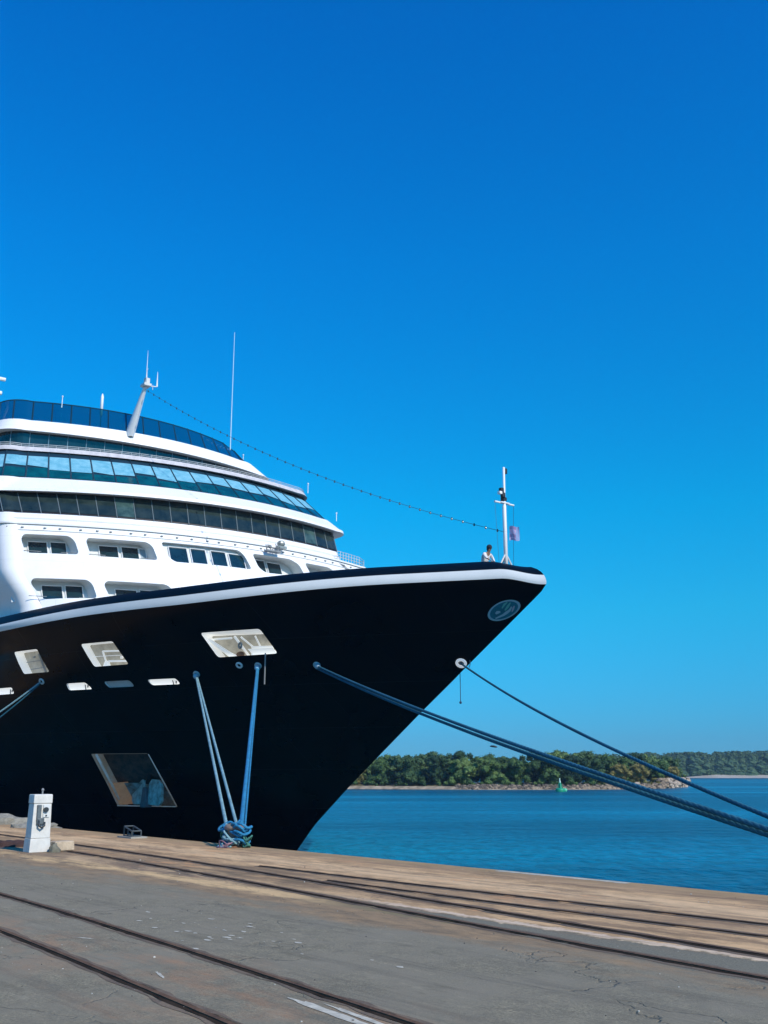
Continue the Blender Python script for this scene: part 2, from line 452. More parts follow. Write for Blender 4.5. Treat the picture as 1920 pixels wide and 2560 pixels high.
def build_quay():
    mb = MB()
    x0, x1 = -160, 60
    n = 55
    # top sheet with a slightly chipped front edge, front face down into the water
    rnd = random.Random(3)
    xs = [x0 + (x1-x0) * i / 600 for i in range(601)]
    def off(x): return -0.03 - 0.05 * max(0, noise.noise(Vector((x * 1.3, 0, 0)))) - 0.02 * abs(noise.noise(Vector((x * 6, 3, 0))))
    rows = [(0.0, -5.0), (0.0, -0.06), (None, 0.0), (-0.5, 0.0), (-2, 0.0), (-6, 0), (-14, 0), (-40, 0), (-120, 0)]
    vs = []
    for x in xs:
        for (y, z) in rows:
            if y is None: y = off(x)
            vs.append((x, y, z))
    w = len(rows)
    fs = [(i*w+j, i*w+j+1, (i+1)*w+j+1, (i+1)*w+j) for i in range(len(xs)-1) for j in range(w-1)]
    o = mesh_obj('quay', vs, fs, quay_material())
    o.location = QLOC; o.rotation_euler = (0, 0, QROT)
    tag(o, kind='structure')

build_quay()

def build_water():
    m = bpy.data.materials.new('sea_water'); m.use_nodes = True
    nt = m.node_tree; N = nt.nodes; L = nt.links
    b = N['Principled BSDF']
    b.inputs['Base Color'].default_value = (0.0, 0.085, 0.20, 1)
    b.inputs['Roughness'].default_value = 0.25
    b.inputs['IOR'].default_value = 1.33
    b.inputs['Specular IOR Level'].default_value = 0.3
    tc = N.new('ShaderNodeTexCoord')
    def nz(scale, det, st, off=0):
        mp = N.new('ShaderNodeMapping'); mp.inputs['Scale'].default_value = st; mp.inputs['Location'].default_value = (off, 0, 0)
        L.new(tc.outputs['Object'], mp.inputs[0])
        n = N.new('ShaderNodeTexNoise'); n.inputs['Scale'].default_value = scale; n.inputs['Detail'].default_value = det
        L.new(mp.outputs[0], n.inputs['Vector']); return n.outputs[0]
    ad = N.new('ShaderNodeMath'); ad.operation = 'ADD'
    L.new(nz(1.6, 6, (1.7, 0.9, 1)), ad.inputs[0])
    mu = N.new('ShaderNodeMath'); mu.operation = 'MULTIPLY'; mu.inputs[1].default_value = 2.0
    L.new(nz(0.18, 4, (1, 1.5, 1), 30), mu.inputs[0]); L.new(mu.outputs[0], ad.inputs[1])
    bp = N.new('ShaderNodeBump'); bp.inputs['Strength'].default_value = 0.9; bp.inputs['Distance'].default_value = 0.35
    L.new(ad.outputs[0], bp.inputs['Height']); L.new(bp.outputs[0], b.inputs['Normal'])
    # calmer lighter slicks far out, patches of ruffled water nearer
    pt = nz(0.012, 3, (0.35, 2.2, 1), 11)
    pn = nz(0.9, 7, (1.5, 0.6, 1), 5)
    mx = N.new('ShaderNodeMix'); mx.data_type = 'RGBA'
    mx.inputs['A'].default_value = (0.0, 0.044, 0.090, 1); mx.inputs['B'].default_value = (0.0, 0.155, 0.26, 1)
    mr = N.new('ShaderNodeMapRange'); mr.inputs['From Min'].default_value = 0.46; mr.inputs['From Max'].default_value = 0.62
    L.new(pt, mr.inputs[0]); L.new(mr.outputs[0], mx.inputs['Factor'])
    m2 = N.new('ShaderNodeMix'); m2.data_type = 'RGBA'; m2.blend_type = 'MULTIPLY'; m2.inputs['Factor'].default_value = 1.0
    r2 = N.new('ShaderNodeMapRange'); r2.inputs['From Min'].default_value = 0.35; r2.inputs['From Max'].default_value = 0.65
    r2.inputs['To Min'].default_value = 0.62; r2.inputs['To Max'].default_value = 1.3
    L.new(pn, r2.inputs[0]); L.new(mx.outputs['Result'], m2.inputs['A']); L.new(r2.outputs[0], m2.inputs['B'])
    L.new(m2.outputs['Result'], b.inputs['Base Color'])
    vs = [(-6000, 5, WATER), (6000, -60, WATER), (6000, 9000, WATER), (-6000, 9000, WATER)]
    # sheet starts under the quay
    o = mesh_obj('water', [(-6000, -400, WATER), (6000, -400, WATER), (6000, 9000, WATER), (-6000, 9000, WATER)], [(0, 1, 2, 3)], m)
    tag(o, kind='structure')

build_water()

# ------------------------------------------------------------------ rails sunk in the quay
M_RAIL = mat('rail_steel', (0.09, 0.055, 0.038), 0.9, metal=0.0, spec=.1, col2=(0.17, 0.10, 0.06), vscale=4, bump=0.4, bscale=30)
M_GROOVE = mat('rail_groove', (0.022, 0.015, 0.010), 1.0, spec=.05, vscale=3, col2=(0.05, 0.036, 0.025))
M_STAIN = mat('rail_stain', (0.20, 0.14, 0.085), .9, vscale=2.0, col2=(0.10, 0.07, 0.045), bump=.3, bscale=30)
def interp(pts, x):
    return float(np.interp(x, [p[0] for p in pts], [p[1] for p in pts]))
def smoothline(pts, n=420):
    xs = np.linspace(pts[0][0], pts[-1][0], n)
    ys = np.interp(xs, [p[0] for p in pts], [p[1] for p in pts])
    k = 41
    pad = np.r_[2*ys[0] - ys[k:0:-1], ys, 2*ys[-1] - ys[-2:-k-2:-1]]
    ker = np.ones(2*k+1) / (2*k+1)
    ys = np.convolve(pad, ker, 'same')[k:-k] if len(pad) == n + 2*k else ys
    return list(zip(xs, ys))
def track(label, lines, head=0.065, gap=0.055, stain=.08, jit=.02):
    t = empty('railway_track', QLOC, QROT)
    tag(t, label, 'railway track', 'rail tracks sunk in the quay')
    for pts in lines:
        pl = smoothline(pts)
        mr, mg = MB(), MB()
        def strip(mb, o0, o1, z0, jit=0.0):
            vs = []
            for i, (a, b) in enumerate(pl):
                j = jit * noise.noise(Vector((a * 3.1, b, o0)))
                j2 = jit * noise.noise(Vector((a * 2.7, b + 9, o1)))
                vs += [(a, -(b + o0 + j), z0), (a, -(b + o1 + j2), z0)]
            mb.add(vs, [(2*i, 2*i+1, 2*i+3, 2*i+2) for i in range(len(pl)-1)])
        # rail head: low bar
        h = head / 2
        for (oo, z0, pp, z1) in ((-h, 0.004, -h, 0.014), (-h, 0.014, h, 0.014), (h, 0.014, h, 0.004)):
            vs = []
            for (a, b) in pl: vs += [(a, -(b + oo), z0), (a, -(b + pp), z1)]
            mr.add(vs, [(2*i, 2*i+1, 2*i+3, 2*i+2) for i in range(len(pl)-1)])
        strip(mg, h + 0.003, h + gap, 0.005, jit)
        strip(mg, -h - 0.02, -h - 0.003, 0.005, 0.02)
        mr.build('rail', M_RAIL, t, smooth=False)
        mg.build('groove', M_GROOVE, t)
        ms = MB(); mr = ms
        strip(ms, h + gap + .002, h + gap + stain, 0.003, 0.07); strip(ms, -h - .022, -h - .02 - stain, 0.003, 0.07)
        ms.build('rust_stain', M_STAIN, t)
    return t
track('pair of rusty rails curving across the grey asphalt nearest the camera',
      [[(-60, 7.6), (-30, 8.0), (-15.97, 8.37), (-11.18, 8.71), (-8.31, 8.93), (-6.26, 9.14), (-2, 9.7), (20, 12)],
       [(-60, 8.75), (-30, 9.2), (-12.63, 9.65), (-10.13, 9.83), (-7.93, 10.1), (-6.68, 10.25), (-2, 10.8), (20, 13)]], head=.05, gap=0.045, stain=.05, jit=.03)
track('pair of dark rails along the inner side of the concrete apron',
      [[(-60, 3.0), (-21.93, 4.03), (-17.81, 4.35), (-14.44, 4.66), (-11.87, 5.02), (-10.7, 5.2), (-8.11, 5.5), (-6.63, 5.79), (-4.83, 6.05), (20, 7.0)],
       [(-60, 2.0), (-24, 3.0), (-16.39, 3.46), (-14.48, 3.75), (-13.49, 3.86), (-12.13, 4.0), (-9.83, 4.27), (-8.52, 4.53), (-6.99, 4.76), (-5.42, 4.95), (20, 6)]], head=.055, gap=0.06, stain=.08, jit=.06)
track('pair of thin rails in the pale concrete closest to the water',
      [[(-17, 2.92), (-13.25, 2.98), (-9.87, 2.90), (-8.4, 2.82), (-6.59, 2.76), (20, 2.6)],
       [(-14, 3.60), (-10.36, 3.68), (-8.39, 3.72), (-6.14, 3.62), (20, 3.4)]], head=0.045, gap=0.045, stain=.08, jit=.04)

def paint_marks():
    mb = MB(); rnd = random.Random(4)
    for (a, b, la, lb, ang) in [(-6.45, 9.50, 1.2, 0.10, -0.10), (-6.2, 9.42, 0.9, 0.06, -0.12), (-8.6, 9.75, 0.35, 0.03, -0.3), (-11.0, 9.35, 0.25, 0.04, 0.4)]:
        n = 24; ring = []
        for i in range(n):
            t = 2*pi*i/n
            r = 1 + 0.5 * noise.noise(Vector((cos(t)*2.5 + a, sin(t)*2.5, b)))
            x, y = cos(t) * la/2 * r, sin(t) * lb/2 * (r + 0.5*noise.noise(Vector((i*0.9, a, 0))))
            ring.append((a + x*cos(ang) - y*sin(ang), -b + x*sin(ang) + y*cos(ang), 0.004))
        mb.add(ring, [tuple(range(n))])
    rr = random.Random(31)
    spots = [(rr.gauss(-10.3, .9), rr.gauss(8.05, .35), rr.uniform(.012, .045)) for _ in range(34)] + [(rr.uniform(-17, -5), rr.uniform(6.5, 11), rr.uniform(.006, .02)) for _ in range(30)]
    for (a, b, r0) in spots:
        ring = []
        for i in range(9):
            t = 2*pi*i/9; r = r0 * rr.uniform(.6, 1.3)
            ring.append((a + cos(t)*r*1.6, -b + sin(t)*r*.8, 0.004))
        mb.add(ring, [tuple(range(9))])
    ring = [(-13.3 + 2.9*i/20, -.10 - .03*noise.noise(Vector((i*.8, 0, 0))), .004) for i in range(21)] + [(-10.4 - 2.9*i/20, -.27 - .08*noise.noise(Vector((i*.7, 5, 0))), .004) for i in range(21)]
    mb.add(ring, [tuple(range(len(ring)))])
    o = mb.build('painted_marking', mat('worn_paint', (0.66, 0.60, 0.46), 0.8, var=0.45, vscale=9))
    o.location = QLOC; o.rotation_euler = (0, 0, QROT)
    tag(o, kind='structure')
paint_marks()
# ================================================================== CRUISE SHIP
TH = R(38.0)
SU = Vector((sin(TH), -cos(TH))); SN = Vector((cos(TH), sin(TH)))
DC = 30.0
ship = empty('cruise_ship', (SN.x * DC, SN.y * DC, 0), TH - pi / 2)     # local x runs to the bow, local -y is the starboard side facing the quay
tag(ship, 'large black-hulled cruise ship with white superstructure moored bow-on along the quay', 'cruise ship')
def S(U, V, z): return (U, -V, z)
def ship_w(U, V, z): return Vector((SU.x*U + SN.x*(DC-V), SU.y*U + SN.y*(DC-V), z))

STEM = [(-4.5, -46.9), (-3.5, -46.6), (-2.3, -45.9), (-.8, -44.1), (1.2, -41), (4.6, -35.35), (6.2, -32.6), (8.8, -28.15), (9.0, -27.83), (9.15, -27.66), (9.3, -27.62), (9.45, -27.66), (9.6, -27.74), (9.75, -27.88), (9.9, -28.1), (10.05, -28.45)]
def stem(z): return float(np.interp(z, [a for a, b in STEM], [b for a, b in STEM]))
def ae(z):
    t = min(max((z + 2.3) / 12.35, 0), 1.02)
    return math.exp(math.log(.5) + (math.log(2.85) - math.log(.5)) * t**1.3), 1 - .52 * t**1.5
def hv(U, z):
    s = max(1e-5, stem(z) - U); a, e = ae(z); v = a * s**e
    v = v / (1 + (v / 13.9)**10)**.1
    return (v**-9.0 + (.76 * s)**-9.0)**(-1/9.0) + .8 * sm((s - 19) / 9) * min(max((z - 8) / 1.5, 0), 1)
def sm(x): x = min(max(x, 0), 1); return x*x*(3 - 2*x)
def warp(s, z): return .33 * sm(s / 1.5) * sm((15 - s) / 10) * min(max((z - 6.0) / 3.2, 0), 1) - .33 * sm((s - 19) / 9) * min(max((z - 8) / 1.5, 0), 1)     # sheer rising towards the bow
def hs(sig, z, off=0.0):          # hull surface, sig = sqrt(distance aft of the stem)
    U = stem(z) - sig * sig
    return S(U, hv(U, z) + off, z + warp(sig * sig, z))
def hp(U, z, off=0.0): return S(U, hv(U, z) + off, z + warp(max(0, stem(z) - U), z))
def sg(U, z): return (sqrt(max(0, stem(z) - U)), z)
SMAX = 8.8

# openings in the hull, in metres: (distance along, height)
def quad(u0, u1, du, z0, z1, r=0.12, tilt=0.0):
    return [(u, z) for u, z in round_poly([(u0 - du, z1), (u1 - du, z1 + tilt), (u1, z0 + tilt), (u0, z0)], r)]
PORTS = {
    'a': round_poly([(-53.86, 7.93), (-51.75, 7.93), (-51.5, 6.78), (-53.5, 6.78)], .12),
    'b': round_poly([(-48.40, 7.93), (-46.35, 7.93), (-46.35, 6.88), (-48.40, 6.86)], .12),
    'c': round_poly([(-41.56, 7.96), (-38.92, 7.92), (-39.06, 6.94), (-41.72, 6.92)], .12),
    'd': quad(-58.2, -56.4, 0.0, 6.85, 7.93, .12)}
SLOTS = {'s1': round_poly([(-50.86, 6.18), (-49.62, 6.18), (-49.48, 5.85), (-50.97, 5.85)], .12), 's2': quad(-48.50, -47.0, 0, 5.88, 6.17, .14),
         's3': quad(-46.05, -44.55, 0, 5.9, 6.16, .13), 's0': quad(-56.8, -54.95, 0, 5.85, 6.18, .12)}
POCKET = {'p': round_poly([(-52.87, 2.73), (-49.62, 2.73), (-50.76, -.02), (-54.28, -.02)], .06)}
ALL_H = {}
ALL_H.update(PORTS); ALL_H.update(SLOTS); ALL_H.update(POCKET)

# hull shell, starboard with openings, port side plain, transom
vs, fs = cdt_surface((0.0, SMAX, -4.5, 9.2), [[sg(u, z) for u, z in h] for h in ALL_H.values()], lambda x, z: hs(x, z), (0.11, 0.25))
mb = MB(); mb.add(vs, fs)
def port(f): return lambda i, j: (lambda p: (p[0], -p[1], p[2]))(f(i, j))
mb.grid(port(lambda i, j: hs(i * SMAX, -4.5 + 13.7 * j)), 70, 30)
ends = [hs(SMAX, -4.5 + 13.7 * j / 30) for j in range(31)]
mb.add(ends + [(x, -y, z) for x, y, z in ends], [(j, j+1, 32+j, 31+j) for j in range(30)])
hull = mb.build('hull', M_HULL, ship, smooth=True)
def ring_band(name, z0, z1, m, off=0.0, cap=False):
    mb = MB()
    for sgn in (1, -1):
        f = lambda i, j: (lambda p: (p[0], p[1] * sgn, p[2]))(hs(i**1.3 * SMAX, z0 + (z1-z0) * j, off))
        mb.grid(f, 130, 6)
    if cap:   # inner face and top of the bulwark
        for sgn in (1, -1):
            def g(i, j):
                U = stem(z1) - (i**1.3 * SMAX)**2
                v = hv(U, z1); th = 0.22
                if j < 0.34: p = (U, v, z1)
                elif j < 0.67: p = (U - th * .7 / (1 + v), max(0, v - th), z1)
                else: p = (U - th * .7 / (1 + v), max(0, v - th - .1), 8.95)
                return (p[0], -p[1] * sgn, p[2] + (warp(stem(z1) - U, z1) if p[2] > 9 else .4))
            mb.grid(g, 130, 3)
    return mb.build(name, m, ship, smooth=True)
ring_band('hull_stripe', 9.2, 9.61, M_STRIPE)
ring_band('bulwark', 9.61, 10.05, M_NAVY, cap=True)
# foredeck
mb = MB()
def dk(i, j):
    U = -28.9 - (i**1.3) * 72
    v = max(0.02, hv(U, 9.0) - .25)
    return S(U, v * (1 - 2*j), 9.45)
mb.grid(dk, 40, 6)
mb.build('foredeck', M_DECK, ship)

def ring(mb, c, nrm, r, t, k=0, seg=18):
    nrm = Vector(nrm).normalized(); a = nrm.cross(Vector((0, 0, 1))).normalized(); b = nrm.cross(a)
    pts = [Vector(c) + (a * cos(2*pi*i/seg) + b * sin(2*pi*i/seg)) * r for i in range(seg + 1)]
    mb.tube(pts, t, 8, k, caps=False)
def inward(U, z, d):
    # point d metres inside the shell, square to it in plan
    e = .05
    dv = (hv(U + e, z) - hv(U - e, z)) / (2*e)
    n = Vector((dv, -1)).normalized()
    return S(U + n.x * d, hv(U, z) + n.y * d, z)
def recess(name, poly, depth, m_side, m_back):
    n = len(poly)
    cu = sum(p[0] for p in poly) / n; cz = sum(p[1] for p in poly) / n
    mb = MB()
    a = [hp(u, z) for u, z in poly]
    b = [inward(u, z, depth) for u, z in poly]
    mb.add(a + b, [(i, (i+1) % n, n + (i+1) % n, n + i) for i in range(n)], 0)
    mb.add(b + [inward(cu, cz, depth)], [(i, (i+1) % n, n) for i in range(n)], 1)
    # rounded lip proud of the plating
    return mb, mb.build(name, [m_side, m_back], ship)
for k, p in PORTS.items():
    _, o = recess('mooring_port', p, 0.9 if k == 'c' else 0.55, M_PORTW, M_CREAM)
    cu = sum(q[0] for q in p) / len(p); z0 = min(q[1] for q in p); z1 = max(q[1] for q in p)
    w = (max(q[0] for q in p) - min(q[0] for q in p)) / 2
    mb = MB(); d = .42
    P = lambda du, z, dd=d: inward(cu + du, z, dd)
    if k == 'b':
        mb.tube([P(-.55, z0 + .02), P(-.28, z0 + .72)], .05, 6); mb.tube([P(-.28, z0 + .72), P(.9, z0 + .68)], .045, 6)
        mb.tube([P(-1, z0 + .5, .3), P(1, z0 + .47, .3)], .015, 5); mb.tube([P(-.2, z0 + .24, .3), P(1, z0 + .2, .3)], .05, 6)
        mb.box(P(-.45, z0 + .14, .35), (.55, .2, .28), 0, 0, .55); mb.tube([P(.62, z0 + .38, .35), P(.72, z0 + .38, .35)], .07, 8)
    if k in 'ad':
        mb.tube([P(-.9, z0 + .62, .4), P(.8, z0 + .66, .4)], .015, 5); mb.tube([P(-.7, z0 + .25, .4), P(.7, z0 + .3, .4)], .02, 5)
        mb.tube([P(.42, z0, .4), P(.42, z0 + 1, .4)], .06, 6); mb.box(P(-.1, z0 + .85, .42), (.18, .08, .08))
    if k == 'c':
        mb.tube([P(.05, z0 + .1, .6), P(1.2, z0 + .1, .6)], .20, 14); mb.tube([P(.05, z0 + .1, .6), P(.13, z0 + .1, .6)], .30, 14)
        mb.tube([P(1.1, z0 + .14, .6), P(1.2, z0 + .14, .6)], .28, 14)
        mb.tube([P(-.15, z0, .5), P(-.02, z0 + .92, .5)], .06, 6); mb.tube([P(.2, z0 + .9, .6), P(.38, z0 + .4, .6)], .045, 6)
        mb.tube([P(.85, z0 + .9, .6), P(.65, z0 + .4, .6)], .045, 6); mb.tube([P(.3, z0 + .44, .55), P(1.3, z0 + .42, .55)], .07, 6)
        mb.tube([P(-1.3, z0 + .84, .5), P(-.2, z0 + .86, .5)], .05, 6); mb.tube([P(-1.25, z0 + .8, .35), P(-.95, z0 + .35, .35), P(-.6, z0 + .05, .35)], .06, 6)
        mb.add([P(.12, z0 + .02, .36), P(1.22, z0 + .02, .36), P(1.22, z0 + .37, .36), P(.12, z0 + .37, .36)], [(0, 1, 2, 3)])
        mb.add([P(-1.35, z0 + .86, .3), P(-1.12, z0 + .86, .3), P(-.55, z0 + .02, .3), P(-.95, z0 + .02, .3)], [(0, 1, 2, 3)])
        m9 = MB(); ring(m9, P(-.04, z0 + .52, .3), (0, -1, 0), .12, .05); m9.build('roller', M_GREY, ship, smooth=True)
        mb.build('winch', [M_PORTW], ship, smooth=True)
        mb = MB(); mb.ball(P(-.42, z0 + .16, .4), .26, 0, 12, 8, (1.3, .5, .55)); mb.build('rope_pile', M_RUST, ship, smooth=True)
        mb = MB()
    if mb.v: mb.build('deck_fitting', M_PORTW if k == 'b' else M_GREY, ship)
for k, p in SLOTS.items():
    recess('freeing_slot', p, 0.12, M_WHITE, M_WHITE2 if k == 's2' else M_SLOTGLOW)
    if k in ('s1', 's3', 's0'):
        cu = max(q[0] for q in p) - .32
        mb = MB(); mb.tube([inward(cu - .1, 5.87, .07), inward(cu + .05, 6.08, .07)], .03, 6); mb.tube([inward(cu + .1, 5.95, .07), inward(cu + .2, 6.05, .07)], .035, 6)
        mb.build('slot_fitting', M_GREY, ship)

# anchor pocket
_, o = recess('anchor_pocket', POCKET['p'], 0.95, mat('pocket_side', (0.55, 0.54, 0.50), 0.6, vscale=1.4, col2=(0.50, 0.30, 0.18), emit=.06), mat('pocket_back', (0.02, 0.035, 0.042), 0.8, vscale=2.3, col2=(0.12, 0.085, 0.07), bump=.4, bscale=6))  # side walls brightened by a faint added emission
mb = MB()
fr = [(-52.75, 2.72), (-54.3, 0.0), (-50.85, 0.0), (-49.65, 2.72)]
mb.tube([Vector(inward(-52.62, 2.70, .03)), Vector(inward(-53.4, 1.2, .03)), Vector(inward(-53.85, .35, .05))], .07, 8)
mb.tube([Vector(hp(-49.62, 2.70, -.02)), Vector(hp(-50.80, 0.03, -.02))], .035, 8)
mb.tube([Vector(hp(-54.28, 0.0, .0)), Vector(hp(-50.85, 0.0, .0))], .03, 8)
mb.build('pocket_rim', mat('rim_steel', (0.62, 0.64, 0.62), 0.45, vscale=1.2, col2=(0.40, 0.28, 0.20), emit=.08), ship, smooth=True)  # rim steel given a faint added glow
mb = MB()
vs = [inward(-54.0, .35, .3), inward(-53.35, .35, .55), inward(-53.35, 1.35, .55), inward(-53.6, 1.0, .3)]
mb.add([inward(-54.12, .06, .06), inward(-53.55, .10, .93), inward(-52.95, 1.28, .93), inward(-53.62, 1.20, .06)], [(0, 1, 2, 3)])
mb.build('rusty_plate', mat('orange_rust', (0.62, 0.33, 0.18), 0.85, var=0.25, vscale=3, emit=.12), ship)  # rust colour with a faint glow added, no lamp here
mb = MB(); mb.add([inward(-53.60, .05, .72), inward(-50.95, .05, .72), inward(-50.5, 1.22, .72), inward(-53.1, 1.22, .72)], [(0, 1, 2, 3)])
mb.build('bolster_plate', mat('bolster', (0.42, 0.44, 0.43), .7, vscale=2.6, col2=(0.26, 0.15, 0.11), bump=.4, bscale=8), ship)
anchor = empty('anchor', ship_w(-51.85, hv(-51.85, 1.0) - .32, 1.05), TH - pi/2)
anchor.scale = (1.25, 1, 1.05)
tag(anchor, 'pale grey rust-streaked anchor with two broad flukes in the low hull pocket', 'anchor')
mb = MB()
mb.tube([(0.1, 0.25, 2.0), (0, 0.1, .1)], .16, 10)
mb.build('shank', M_DKGREY, anchor, smooth=True)
m_fl = mat('fluke_paint', (0.62, 0.62, 0.57), 0.6, vscale=3.0, col2=(0.30, 0.22, 0.18))
for sx in (-1, 1):
    mb = MB()
    x = sx
    front = [(x*.16, 0, -.90), (x*1.25, 0, -.95), (x*1.45, 0, -.75), (x*1.38, 0, .05), (x*1.15, 0, .33), (x*.45, 0, .36), (x*.20, 0, .15)]
    back = [(a*.95, .22, c*.95) for a, b, c in front]
    n = len(front)
    mb.add(front + back, [tuple(range(n)), tuple(range(2*n-1, n-1, -1))] + [(i, n+i, n+(i+1) % n, (i+1) % n) for i in range(n)])
    o = mb.build('fluke', m_fl, anchor, bevel=.04)
mb = MB(); mb.box((0, 0.02, -.55), (.5, .45, 1.0), 0, 0, .7)
mb.build('crown', mat('anchor_crown', (0.16, 0.12, 0.13), 0.6, var=0.4, vscale=3), anchor, bevel=.05)

# ---- fairleads on the hull
def hull_n(U, z):
    e = .05
    p = Vector(hp(U, z)); du = Vector(hp(U + e, z)) - Vector(hp(U - e, z)); dz = Vector(hp(U, z + e)) - Vector(hp(U, z - e))
    n = du.cross(dz).normalized()
    if n.y > 0: n = -n
    return p, n
LEADS = {'v1': (-43.35, 6.30), 'v2': (-40.29, 6.52), 'rp': (-37.91, 6.45), 'l1': (-52.40, 6.36), 'x': (-41.08, 6.57), 'l2': (-56.2, 6.42)}
for k, (U, z) in LEADS.items():
    p, n = hull_n(U, z); mb = MB()
    ring(mb, p + n * .02, n, .13, .05)
    mb.add([p + n*.015 + Vector(n.cross(Vector((0,0,1))).normalized() * cos(t) + n.cross(n.cross(Vector((0,0,1)))).normalized() * sin(t)) * .12 for t in np.linspace(0, 2*pi, 12, endpoint=False)], [tuple(range(12))], 1)
    mb.build('fairlead', [M_WHITE2 if k != 'x' else M_WHITE, M_DKGREY], ship, smooth=True)
# bow fairlead ring beside the stem with its curved guard
p, n = hull_n(-32.56, 6.43)
mb = MB(); ring(mb, p + n*.08, n, .19, .065); ring(mb, p + n*.05, n, .07, .03, 1)
mb.build('bow_fairlead', [M_PORTW, M_GREY], ship, smooth=True)
mb = MB()
a = n.cross(Vector((0, 0, 1))).normalized(); b = n.cross(a)
for r_, t0, t1, th in ((.36, -2.4, -.7, .035), (.40, 2.6, 3.9, .02)):
    mb.tube([p + n*.06 + (a*cos(t) + Vector((0,0,1))*-sin(t)) * r_ for t in np.linspace(t0, t1, 10)], th, 6)
mb.build('rope_guard', M_GREY, ship, smooth=True)
# scuff streak below the big opening, chain hanging under the bow
mb = MB(); d0 = Vector(hp(-39.5, 6.98, .06)); mb.tube([d0, d0 + Vector((0, 0, -1.42))], .035, 6); mb.build('drain_pipe', M_GREY, ship)
mb = MB(); pp = Vector(ship_w(-32.9, .05, 6.0)); mb.tube([pp, pp + Vector((0, 0, -1.25))], .018, 6); mb.ball(pp + Vector((0, 0, -1.28)), .06, 0, 8, 5)
o = mb.build('hanging_line', M_WIRE); tag(o, 'thin line hanging straight down under the ship bow against the sky', 'line')

# ---- emblem near the stem
def emblem():
    C = Vector((-29.66, 0, 8.25)); A = Vector((.735, 0, .30)); B = Vector((-.07, 0, .185))
    def P(x, y, off):
        q = C + A*x + B*y
        return hp(q.x, q.z, off)
    mb = MB()
    def fr(r, th): return r*cos(th), r*sin(th)
    mb.grid(lambda i, j: P(*fr(.02 + i*.86, 2*pi*j), .015), 8, 40, 0)
    mb.grid(lambda i, j: P(*fr(.86 + i*.14, 2*pi*j), .02), 1, 40, 1)
    # pale strokes: a long low ship over wave lines with two sails
    def stroke(pts, w, k):
        n = len(pts)
        def f(i, j):
            t = i*(n-1); a = min(int(t), n-2); f_ = t-a
            x = pts[a][0]*(1-f_) + pts[a+1][0]*f_; y = pts[a][1]*(1-f_) + pts[a+1][1]*f_
            return P(x, y + (j-.5)*w*(1-.5*abs(2*i-1)), .03)
        mb.grid(f, 12, 1, k)
    stroke([(-.70, -.35), (-.2, -.42), (.25, -.30), (.5, -.05)], .30, 1)
    stroke([(-.50, .10), (-.34, .14), (-.2, .08)], .34, 1)
    stroke([(.0, .30), (.25, .52), (.5, .62)], .22, 2)
    stroke([(.05, -.05), (.35, .18), (.62, .42)], .26, 2)
    stroke([(.30, -.55), (.5, -.30), (.66, -.1)], .24, 3)
    mb.build('bow_emblem', [mat('emblem_teal', (0.03, 0.20, 0.24), 0.5, var=0.3, vscale=3), mat('emblem_pale', (0.42, 0.52, 0.52), 0.5), mat('emblem_green', (0.16, 0.48, 0.36), 0.5), mat('emblem_pink', (0.5, 0.42, 0.45), 0.5)], ship)
emblem()

# ------------------------------------------------------------------ superstructure
def fc(c0, c1, k): return lambda v: c0 + c1 * v - k * v * v
def outline(f, vs_, vp, rs, rp, z, aft=-100.0, nf=60, nc=8, ns=14):
    """plan outline of a deck edge: starboard side, rounded corner, curved front, corner, port side"""
    pts = []
    us_, up = f(vs_ - rs) - rs * 1.15, f(-(vp - rp)) - rp * 1.15
    for i in range(ns): pts.append((aft + (us_ - aft) * (i / ns), vs_, z))
    for i in range(nc):
        t = pi/2 * i / nc
        pts.append((us_ + rs*1.15*sin(t), vs_ - rs*(1 - cos(t)), z))
    for i in range(nf + 1):
        v = (vs_ - rs) + (-(vp - rp) - (vs_ - rs)) * i / nf
        pts.append((f(v), v, z))
    for i in range(nc - 1, -1, -1):
        t = pi/2 * i / nc
        pts.append((up + rp*1.15*sin(t), -(vp - rp*(1 - cos(t))), z))
    for i in range(ns - 1, -1, -1): pts.append((aft + (up - aft) * (i / ns), -vp, z))
    return [Vector((u, -v, z)) for u, v, z in pts]
NS, NC, NF = 14, 8, 60
def ruled(name, A, B, m, parent, smooth=True):
    mb = MB(); n = len(A)
    mb.add(A + B, [(i, i+1, n+i+1, n+i) for i in range(n-1)])
    return mb.build(name, m, parent, smooth)
def cap_face(name, A, m, parent, dz=0.0):
    n = len(A); vs = [Vector((p.x, p.y, p.z + dz)) for p in A]
    fs = [(i, i+1, n-2-i, n-1-i) for i in range(n//2 - 1)]
    return mesh_obj(name, vs, fs, m, parent)
def arc_param(A, i0, i1):
    L = [0.0]
    for i in range(i0, i1): L.append(L[-1] + (A[i+1] - A[i]).length)
    return L
